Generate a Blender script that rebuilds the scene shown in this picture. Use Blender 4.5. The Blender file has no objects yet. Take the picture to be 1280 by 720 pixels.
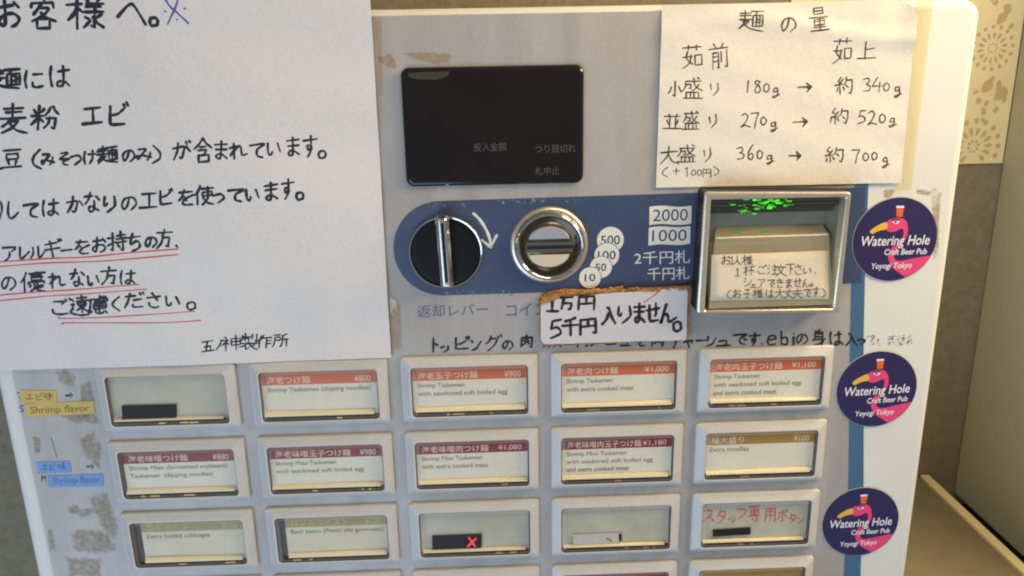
import bpy, math, random
from math import sin, cos, pi, radians
random.seed(7)
SC = bpy.context.scene
COL = SC.collection

# ------------------------------------------------------------------ camera
# world units are metres; every builder below works in millimetres (MM)
MM = 0.001
R3 = None
def _rot(w):
    th = math.sqrt(sum(a*a for a in w)); k = [a/th for a in w]
    K = [[0,-k[2],k[1]],[k[2],0,-k[0]],[-k[1],k[0],0]]
    KK = [[sum(K[i][m]*K[m][j] for m in range(3)) for j in range(3)] for i in range(3)]
    return [[(1 if i==j else 0)+sin(th)*K[i][j]+(1-cos(th))*KK[i][j] for j in range(3)] for i in range(3)]
R3 = _rot((0.27659, -0.02985, -0.02302))
CAMP = (222.35, -426.28, 159.87)          # camera position in mm (x right, y into the machine, z up)
from mathutils import Matrix, Vector
def _w(r): return Vector((r[0], r[2], -r[1]))
right, down, fwd = _w(R3[0]), _w(R3[1]), _w(R3[2])
cd = bpy.data.cameras.new('camera'); cam = bpy.data.objects.new('camera', cd); COL.objects.link(cam)
m = Matrix((right, -down, -fwd)).transposed().to_4x4(); m.translation = Vector(CAMP)*MM
cam.matrix_world = m
cd.sensor_width = 36; cd.lens = 36*1000/1280; cd.clip_start = 0.01; cd.clip_end = 50
SC.camera = cam
def at(px, py, y=0.0):
    """point (x, z) in mm where the sight line through a photo pixel meets the plane at depth y"""
    d = right*((px-640)/1000) + down*((py-360)/1000) + fwd
    k = (y-CAMP[1])/d.y
    return CAMP[0]+d.x*k, CAMP[2]+d.z*k

# ------------------------------------------------------------------ light
W = bpy.data.worlds.new('World'); SC.world = W; W.use_nodes = True
nt = W.node_tree; bg = nt.nodes['Background']
bg.inputs['Color'].default_value = (0.80, 0.80, 0.80, 1); bg.inputs["Strength"].default_value = 0.38
def area(name, loc, target, sx, sy, power, color):
    l = bpy.data.lights.new(name, 'AREA'); l.shape = 'RECTANGLE'; l.size = sx; l.size_y = sy
    l.energy = power; l.color = color
    o = bpy.data.objects.new(name, l); COL.objects.link(o); o.location = loc
    o.rotation_euler = (Vector(target)-Vector(loc)).to_track_quat('-Z', 'Y').to_euler()
    return o
area('warm_lamp', (0.86, -0.20, 0.36), (0.34, 0, 0.0), 0.26, 0.12, 4.6, (1.0, 0.77, 0.46))
area('warm_ceiling_lamp', (0.44, -0.22, 0.40), (0.34, 0.0, 0.12), 0.34, 0.07, 1.05, (1.0, 0.77, 0.46))
area('wall_lamp', (0.72, -0.04, 0.60), (0.66, 0.25, 0.06), 0.20, 0.12, 3.6, (1.0, 0.86, 0.60))
area('daylight_door', (-0.45, -1.15, -0.75), (0.15, 0, -0.12), 1.3, 1.1, 20.0, (0.52, 0.73, 1.0))
vs = SC.view_settings; vs.view_transform = 'Standard'; vs.look = 'None'; vs.gamma = 1; vs.exposure = -0.36
SC.render.engine = "CYCLES"; SC.cycles.filter_width = 2.1      # the photograph's own softness: a wider pixel filter

# ------------------------------------------------------------------ materials
def lin(c):
    return tuple(((v/255)/12.92 if v/255 <= .04045 else ((v/255+.055)/1.055)**2.4) for v in c)
MATS = {}
def mat(name, rgb, rough=.5, metal=0., spec=.5, mott=.0, mscale=40., bump=0., bscale=400., rgb2=None, coat=0., emit=None, es=1., stretch=None, mdet=4, croughvar=0, grain=.07, streak=0):
    """rgb: sRGB base colour; mott: strength of blotchy variation towards rgb2"""
    m = bpy.data.materials.new(name); m.use_nodes = True
    n = m.node_tree.nodes; L = m.node_tree.links; p = n['Principled BSDF']
    c = lin(rgb); p.inputs['Base Color'].default_value = (*c, 1)
    p.inputs['Roughness'].default_value = rough; p.inputs['Metallic'].default_value = metal
    p.inputs['Specular IOR Level'].default_value = spec; p.inputs['Coat Weight'].default_value = coat
    p.inputs['Coat Roughness'].default_value = .15
    if emit:
        p.inputs['Emission Color'].default_value = (*lin(emit), 1); p.inputs['Emission Strength'].default_value = es
    if True:
        g = n.new('ShaderNodeNewGeometry'); mp = n.new('ShaderNodeMapping'); L.new(g.outputs['Position'], mp.inputs['Vector'])
        if stretch: mp.inputs['Scale'].default_value = stretch
    if mott:
        t = n.new('ShaderNodeTexNoise'); t.inputs['Scale'].default_value = mscale; t.inputs['Detail'].default_value = mdet; t.inputs['Roughness'].default_value = .6
        L.new(mp.outputs['Vector'], t.inputs['Vector'])
        r = n.new('ShaderNodeMapRange'); r.inputs['From Min'].default_value = .35; r.inputs['From Max'].default_value = .68
        r.inputs['To Max'].default_value = mott
        L.new(t.outputs['Fac'], r.inputs['Value'])
        mx = n.new('ShaderNodeMix'); mx.data_type = 'RGBA'
        mx.inputs['A'].default_value = (*c, 1); mx.inputs['B'].default_value = (*lin(rgb2 or tuple(v*.7 for v in rgb)), 1)
        L.new(r.outputs['Result'], mx.inputs['Factor']); L.new(mx.outputs['Result'], p.inputs['Base Color'])
        if croughvar:
            r2 = n.new('ShaderNodeMapRange'); r2.inputs['To Min'].default_value = rough; r2.inputs['To Max'].default_value = rough+croughvar
            L.new(t.outputs['Fac'], r2.inputs['Value']); L.new(r2.outputs['Result'], p.inputs['Roughness'])
    if grain:
        t = n.new('ShaderNodeTexNoise'); t.inputs['Scale'].default_value = 950; t.inputs['Detail'].default_value = 2; t.inputs['Roughness'].default_value = .8
        L.new(g.outputs['Position'], t.inputs['Vector'])
        r = n.new('ShaderNodeMapRange'); r.inputs['From Min'].default_value = .3; r.inputs['From Max'].default_value = .7
        r.inputs['To Min'].default_value = 1-grain; r.inputs['To Max'].default_value = 1+grain; L.new(t.outputs['Fac'], r.inputs['Value'])
        vm = n.new('ShaderNodeVectorMath'); vm.operation = 'SCALE'; L.new(r.outputs['Result'], vm.inputs['Scale'])
        if p.inputs['Base Color'].links: L.new(p.inputs['Base Color'].links[0].from_socket, vm.inputs[0])
        else: vm.inputs[0].default_value = c
        L.new(vm.outputs[0], p.inputs['Base Color'])
    if streak:   # faint upright wipe marks and drips
        mp2 = n.new('ShaderNodeMapping'); mp2.inputs['Scale'].default_value = (70, 70, 5); L.new(g.outputs['Position'], mp2.inputs['Vector'])
        t = n.new('ShaderNodeTexNoise'); t.inputs['Scale'].default_value = 1; t.inputs['Detail'].default_value = 5; L.new(mp2.outputs['Vector'], t.inputs['Vector'])
        r = n.new('ShaderNodeMapRange'); r.inputs['From Min'].default_value = .4; r.inputs['From Max'].default_value = .7
        r.inputs['To Min'].default_value = 1; r.inputs['To Max'].default_value = 1-streak; L.new(t.outputs['Fac'], r.inputs['Value'])
        vm = n.new('ShaderNodeVectorMath'); vm.operation = 'SCALE'; L.new(r.outputs['Result'], vm.inputs['Scale'])
        L.new(p.inputs['Base Color'].links[0].from_socket, vm.inputs[0]); L.new(vm.outputs[0], p.inputs['Base Color'])
    if bump:
        t = n.new('ShaderNodeTexNoise'); t.inputs['Scale'].default_value = bscale; t.inputs['Detail'].default_value = 3
        L.new(mp.outputs['Vector'], t.inputs['Vector'])
        b = n.new('ShaderNodeBump'); b.inputs['Strength'].default_value = bump; b.inputs['Distance'].default_value = .001
        L.new(t.outputs['Fac'], b.inputs['Height']); L.new(b.outputs['Normal'], p.inputs['Normal'])
    MATS[name] = m
    return m
def patchy(name, rgb, cover=.5, scale=220., rough=.6, maxa=.8, soft=.08):
    """residue and worn print: opaque only in torn patches of a noise field, thinning out towards the
    border of the patch (mesh attribute 'cover', 1 in the middle and 0 at the rim)"""
    m = bpy.data.materials.new(name); m.use_nodes = True
    n = m.node_tree.nodes; L = m.node_tree.links; p = n['Principled BSDF']
    p.inputs['Base Color'].default_value = (*lin(rgb), 1); p.inputs['Roughness'].default_value = rough
    g = n.new('ShaderNodeNewGeometry'); t = n.new('ShaderNodeTexNoise'); t.inputs['Scale'].default_value = scale; t.inputs['Detail'].default_value = 6; t.inputs['Roughness'].default_value = .65
    L.new(g.outputs['Position'], t.inputs['Vector'])
    at_ = n.new('ShaderNodeAttribute'); at_.attribute_name = 'cover'
    ad = n.new('ShaderNodeMath'); ad.operation = 'MULTIPLY_ADD'; ad.inputs[1].default_value = .3; L.new(at_.outputs['Fac'], ad.inputs[0]); L.new(t.outputs['Fac'], ad.inputs[2])
    r = n.new('ShaderNodeMapRange'); r.inputs['From Min'].default_value = .92-.3*cover-soft*.5; r.inputs['From Max'].default_value = .92-.3*cover+soft; r.inputs['To Max'].default_value = maxa
    L.new(ad.outputs[0], r.inputs['Value']); L.new(r.outputs['Result'], p.inputs['Alpha'])
    MATS[name] = m
    return m
def clear(name, tint=(255,255,255), refl=.5, rough=.08, bump=.15, bscale=60., body=0.0, bodyc=(230,230,220)):
    """thin clear plastic: transparent sheet with a fresnel gloss and a little haze of its own"""
    m = bpy.data.materials.new(name); m.use_nodes = True
    n = m.node_tree.nodes; L = m.node_tree.links; n.remove(n['Principled BSDF']); out = n['Material Output']
    tr = n.new('ShaderNodeBsdfTransparent'); tr.inputs['Color'].default_value = (*lin(tint), 1)
    gl = n.new('ShaderNodeBsdfGlossy'); gl.inputs['Roughness'].default_value = rough
    # two-sided Schlick reflectance, so a sheet seen from behind is as clear as from the front
    ge = n.new('ShaderNodeNewGeometry'); vm = n.new('ShaderNodeVectorMath'); vm.operation = 'DOT_PRODUCT'
    L.new(ge.outputs['Incoming'], vm.inputs[0]); L.new(ge.outputs['Normal'], vm.inputs[1])
    def mth(op, a, bval=None):
        q = n.new('ShaderNodeMath'); q.operation = op; L.new(a, q.inputs[0])
        if bval is not None: q.inputs[1].default_value = bval
        return q.outputs[0]
    ab = mth('ABSOLUTE', vm.outputs['Value']); om = n.new('ShaderNodeMath'); om.operation = 'SUBTRACT'; om.inputs[0].default_value = 1; L.new(ab, om.inputs[1])
    fr = mth('ADD', mth('MULTIPLY', mth('POWER', om.outputs[0], 5), .96), .04)
    mul = n.new('ShaderNodeMath'); mul.operation = 'MULTIPLY'; mul.inputs[1].default_value = refl*2; mul.use_clamp = True
    L.new(fr, mul.inputs[0])
    base = tr.outputs['BSDF']
    if body:
        di = n.new('ShaderNodeBsdfDiffuse'); di.inputs['Color'].default_value = (*lin(bodyc), 1)
        mb = n.new('ShaderNodeMixShader'); mb.inputs['Fac'].default_value = body
        L.new(tr.outputs['BSDF'], mb.inputs[1]); L.new(di.outputs['BSDF'], mb.inputs[2]); base = mb.outputs['Shader']
    mx = n.new('ShaderNodeMixShader'); L.new(mul.outputs[0], mx.inputs['Fac']); L.new(base, mx.inputs[1]); L.new(gl.outputs['BSDF'], mx.inputs[2])
    L.new(mx.outputs['Shader'], out.inputs['Surface'])
    if bump:
        g = n.new('ShaderNodeNewGeometry'); t = n.new('ShaderNodeTexNoise'); t.inputs['Scale'].default_value = bscale
        L.new(g.outputs['Position'], t.inputs['Vector']); b = n.new('ShaderNodeBump'); b.inputs['Strength'].default_value = bump; b.inputs['Distance'].default_value = .002
        L.new(t.outputs['Fac'], b.inputs['Height']); L.new(b.outputs['Normal'], gl.inputs['Normal'])
    MATS[name] = m
    return m

mat('panel_grey', (182,176,170), .38, .15, .5, .45, 9, .05, 700, (156,144,128), croughvar=.15, streak=.14)
mat('shell_white', (224,222,212), .42, 0, .4, .3, 14, .04, 900, (206,200,184))
mat('band_blue', (58,70,98), .42, 0, .5, .25, 20, .03, 900, (74,92,128))
mat('stripe_blue', (70,108,140), .45, 0, .5, .2, 20, .03, 900)
mat('frame_plastic', (200,197,191), .2, 0, .5, .25, 60, .04, 500, (184,178,168), croughvar=.15)
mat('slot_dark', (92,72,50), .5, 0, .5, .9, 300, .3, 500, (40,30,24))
mat('glint_gold', (214,172,104), .3, .6)  # golden colour for the painted reflections in the button slots
mat('card_white', (232,224,208), .55, 0, .4, .2, 60, 0, 1, (205,192,166))
mat('card_grey', (196,190,172), .5, 0, .4, .3, 50)
mat('card_beige', (222,212,188), .55, 0, .4, .3, 60, 0, 1, (190,176,146))
mat('refraction_wedge', (242,228,194), .3, 0, .5, .3, 160, .1, 300, (232,212,170))  # bright cream that paints in the refracted light below each card
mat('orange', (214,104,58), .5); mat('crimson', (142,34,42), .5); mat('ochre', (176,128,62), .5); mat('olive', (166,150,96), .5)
mat('print_pale', (236,214,196), .6); mat('print_grey', (126,120,112), .6); mat('print_faint', (206,190,130), .6); mat('print_black', (38,36,40), .6)
mat('led_black', (24,23,24), .7, 0, .1); mat('led_red', (220,40,70), .4, emit=(255,30,80), es=1.1)
mat('paper', (230,223,216), .75, 0, .25, .35, 14, .25, 160, (214,209,207))
mat('paper_warm', (228,221,206), .7, 0, .25, .3, 18, .25, 150, (216,206,186))
mat('ink', (44,44,56), .55, 0, .3); mat('ink_brown', (72,62,54), .6, 0, .3); mat('ink_marker', (46,42,44), .5, 0, .3)
mat('ink_blue', (88,92,168), .6); mat('ink_red', (214,84,84), .6); mat('ink_pink', (214,80,110), .6)
patchy('ink_faded', (84,80,82), 1.25, 900, .6, .9)
mat('print_purple', (92,88,128), .5); mat('print_cream', (226,222,208), .5); mat('print_navy', (52,56,96), .5)
mat('display_black', (24,22,22), .12, 0, .4, .4, 40, .02, 200, (32,29,28)); mat('display_print', (80,76,77), .5)
mat('chrome', (214,210,204), .12, 1.0); mat('satin', (222,212,188), .3, .75, .5, .2, 90, .1, 900)
mat('dark_chrome', (108,100,88), .26, .9); mat('knob_black', (16,16,17), .45, 0, .2); mat('lip_metal', (98,94,90), .35, .4)
mat('plate_grey', (176,176,180), .3, .3); mat('plate_cream', (216,200,176), .35, .1); mat('void', (6,6,6), .6)
mat('bill_dark', (90,92,84), .25, .5); mat('bill_wall', (160,166,150), .3, .55, .5, .3, 80)
mat('bill_block', (186,178,154), .32, .5, .5, .4, 70, .1, 700, (150,140,116)); mat('side_black', (34,32,34), .5)
mat('green_reflection', (60,255,40), .3, emit=(60,255,30), es=1.6); mat('green_reflection_dim', (50,120,40), .3, emit=(60,220,30), es=.3); mat('green_reflection_mid', (50,160,40), .3, emit=(60,240,30), es=.8)  # glowing greens for the painted LED reflections in the bill slot
mat('sticker_navy', (46,40,84), .4, 0, .5, .15, 60); mat('pink', (228,70,120), .45); mat('yellow', (232,178,60), .45); mat('beer', (232,100,42), .45)
mat('white_print', (232,226,232), .5); mat('sticker_edge', (214,206,196), .6)
mat('tape_yellow', (214,182,86), .5, 0, .4, .55, 130, .2, 300, (196,160,84)); mat('tape_blue', (104,148,206), .5, 0, .4, .7, 150, .2, 300, (132,158,196))
mat('tape_ink', (132,106,66), .6); mat('tape_ink_blue', (88,104,160), .6)
mat('cardboard', (190,140,84), .8, 0, .2, .7, 260, .8, 700, (120,76,38)); mat('card_face', (214,208,208), .7, 0, .3, .25, 30, .2, 160, (200,192,190))
patchy('residue', (158,138,104), .9, 340, .8, .5, .3); patchy('residue_tan', (178,150,106), .95, 190, .7, .6, .2); patchy('scuff_white', (150,156,172), 1.4, 700, .7, .8)
patchy('residue_orange', (186,152,116), 1.1, 60, .6, .4, .3)
clear('clear_cap', (252,252,248), .07, .08, .2, 45, .02)
clear('cap_facet', (252,250,244), .2, .1, .08, 60, .14, (240,232,214))  # cream body haze stands in for refracted brightness along the window rim
clear('wide_tape', (255,252,240), .3, .25, .3, 90, .03, (240,232,210))
clear('clear_tape', (255,252,240), .5, .1, .5, 90, .05, (240,232,210))
mat('wall_texture', (140,131,110), .9, 0, .2, .6, 130, .5, 300, (114,104,84), mdet=6)
mat('wallpaper_cream', (240,224,180), .8, 0, .2, .15, 30); mat('wallpaper_print', (204,174,122), .8)
mat('partition_olive', (184,182,156), .6, 0, .3, .3, 200, .2, 500, (174,168,144)); mat('counter_brown', (134,124,100), .5, 0, .4, .3, 60)
mat('trim_gold', (250,234,184), .3, .1); mat('dark_gap', (44,38,30), .8)

# ------------------------------------------------------------------ geometry helpers (mm in, metres out)
class Geo:
    def __init__(s): s.v = []; s.f = []; s.mi = []
    def add(s, v, f, mi=0):
        b = len(s.v); s.v += [tuple(p) for p in v]; s.f += [tuple(i+b for i in q) for q in f]; s.mi += [mi]*len(f); return s
    def box(s, x0, x1, y0, y1, z0, z1, mi=0):
        v = [(x,y,z) for z in (z0,z1) for y in (y0,y1) for x in (x0,x1)]
        return s.add(v, [(0,2,3,1),(4,5,7,6),(0,1,5,4),(2,6,7,3),(0,4,6,2),(1,3,7,5)], mi)
    def loft(s, loops, cap0=False, cap1=False, mi=0):
        n = len(loops[0]); b = []
        for lp in loops: b += lp
        f = []
        for k in range(len(loops)-1):
            for i in range(n):
                j = (i+1) % n; f.append((k*n+i, k*n+j, (k+1)*n+j, (k+1)*n+i))
        if cap0: f.append(tuple(range(n))[::-1])
        if cap1: f.append(tuple((len(loops)-1)*n+i for i in range(n)))
        return s.add(b, f, mi)
    def slab(s, poly, y0, y1, mi=0):
        """closed prism: poly [(x,z)] at the front plane y0, back plane y1 (y0 nearer the viewer); poly clockwise or not"""
        return s.loft([[(x,y1,z) for x,z in poly], [(x,y0,z) for x,z in poly]], True, True, mi)
    def sheet(s, poly, y, mi=0):
        a = sum(poly[i][0]*poly[(i+1)%len(poly)][1]-poly[(i+1)%len(poly)][0]*poly[i][1] for i in range(len(poly)))
        p = poly if a > 0 else poly[::-1]
        return s.add([(x,y,z) for x,z in p], [tuple(range(len(p)))], mi)
def obj(name, geo, mats, parent=None, smooth=False, props=None):
    """link ONE mesh object whose origin is the middle of its own geometry"""
    if isinstance(mats, str): mats = [mats]
    xs = list(zip(*geo.v)); c = Vector([(min(a)+max(a))/2*MM for a in xs])
    me = bpy.data.meshes.new(name); me.from_pydata([Vector(p)*MM-c for p in geo.v], [], geo.f)
    for mm in mats: me.materials.append(MATS[mm])
    if len(mats) > 1: me.polygons.foreach_set('material_index', geo.mi)
    import bmesh
    if smooth is not None:
        bm = bmesh.new(); bm.from_mesh(me)
        if smooth != 'flatkeep': bmesh.ops.recalc_face_normals(bm, faces=bm.faces)
        bm.to_mesh(me); bm.free()
    if smooth is True: me.shade_smooth(); me.set_sharp_from_angle(angle=radians(50))
    me.update()
    o = bpy.data.objects.new(name, me); COL.objects.link(o)
    o.location = c
    if parent: 
        o.parent = parent; o.location = c - WP(parent)
    for k, v in (props or {}).items(): o[k] = v
    return o
def WP(o):
    p = o.location.copy()
    while o.parent: o = o.parent; p += o.location
    return p
def thing(name, label, cat, loc, group=None):
    o = bpy.data.objects.new(name, None); COL.objects.link(o); o.empty_display_size = .02
    o.location = Vector(loc)*MM; o['label'] = label; o['category'] = cat
    if group: o['group'] = group
    return o
def tag(o, label, cat, group=None):
    o['label'] = label; o['category'] = cat
    if group: o['group'] = group
    return o
def bevel(o, w=.6, seg=2, ang=40):
    md = o.modifiers.new('bevel', 'BEVEL'); md.width = w*MM; md.segments = seg; md.limit_method = 'ANGLE'; md.angle_limit = radians(ang)
    return o
def rrect(cx, cz, w, h, r, y, n=4):
    pts = []
    for (sx, sz, a0) in ((1,1,0),(-1,1,90),(-1,-1,180),(1,-1,270)):
        for i in range(n+1):
            a = radians(a0+90*i/n); pts.append((cx+sx*(w/2-r)+r*cos(a), y, cz+sz*(h/2-r)+r*sin(a)))
    return pts
def ring(cx, cz, r, y, n=48, rz=None):
    return [(cx+r*cos(2*pi*i/n), y, cz+(rz or r)*sin(2*pi*i/n)) for i in range(n)]
def rquad(c, r, y, n=4):
    """rounded quadrilateral through four (x,z) corners in order"""
    pts = []
    for i in range(4):
        p = Vector(c[i]); a = Vector(c[i-1])-p; b = Vector(c[(i+1)%4])-p
        a = a.normalized()*r; b = b.normalized()*r
        for k in range(n+1):
            t = k/n; q = p + a*(1-t)**2 + b*t**2; pts.append((q.x, y, q.y))
    return pts
_tc = {}
def text_geo(s, size=1.0, bold=0.0):
    key = (s, bold)
    if key not in _tc:
        cu = bpy.data.curves.new('t', 'FONT'); cu.body = s; cu.size = 1; cu.offset = bold; cu.resolution_u = 3
        o = bpy.data.objects.new('t', cu); COL.objects.link(o)
        dg = bpy.context.evaluated_depsgraph_get(); me = bpy.data.meshes.new_from_object(o.evaluated_get(dg))
        v = [(p.co.x, p.co.y) for p in me.vertices]; f = [tuple(q.vertices) for q in me.polygons]
        bpy.data.objects.remove(o); bpy.data.curves.remove(cu); bpy.data.meshes.remove(me)
        _tc[key] = (v, f)
    return _tc[key]
def printed(g, s, q, y, bold=0.0, slant=0.0, mi=0):
    """typeset s into the quad q = (x0, z0, x1, z1) in mm (its left-bottom, right-top) at depth y"""
    v, f = text_geo(s, bold=bold)
    if not v: return g
    x0 = min(p[0] for p in v); x1 = max(p[0] for p in v); z0 = min(p[1] for p in v); z1 = max(p[1] for p in v)
    sx = (q[2]-q[0])/(x1-x0); sz = (q[3]-q[1])/(z1-z0)
    return g.add([(q[0]+(a-x0)*sx+slant*(b-z0)*sz, y, q[1]+(b-z0)*sz) for a, b in v], f, mi)
def printed_px(g, s, a, b, y, bold=0.0, slant=0.0, mi=0):
    """the same, between two photo pixels: left-top a and right-bottom b, following their slope b[2]"""
    sl = b[2] if len(b) > 2 else 0
    v, f = text_geo(s, bold=bold)
    x0 = min(p[0] for p in v); x1 = max(p[0] for p in v); z0 = min(p[1] for p in v); z1 = max(p[1] for p in v)
    out = []
    for p in v:
        u = (p[0]-x0)/(x1-x0); w = 1-(p[1]-z0)/(z1-z0)
        px = a[0]+u*(b[0]-a[0])+slant*(1-w)*(b[1]-a[1]); py = a[1]+w*(b[1]-a[1])+sl*u*(b[0]-a[0])
        x, z = at(px, py, y); out.append((x, y, z))
    return g.add(out, f, mi)

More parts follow.
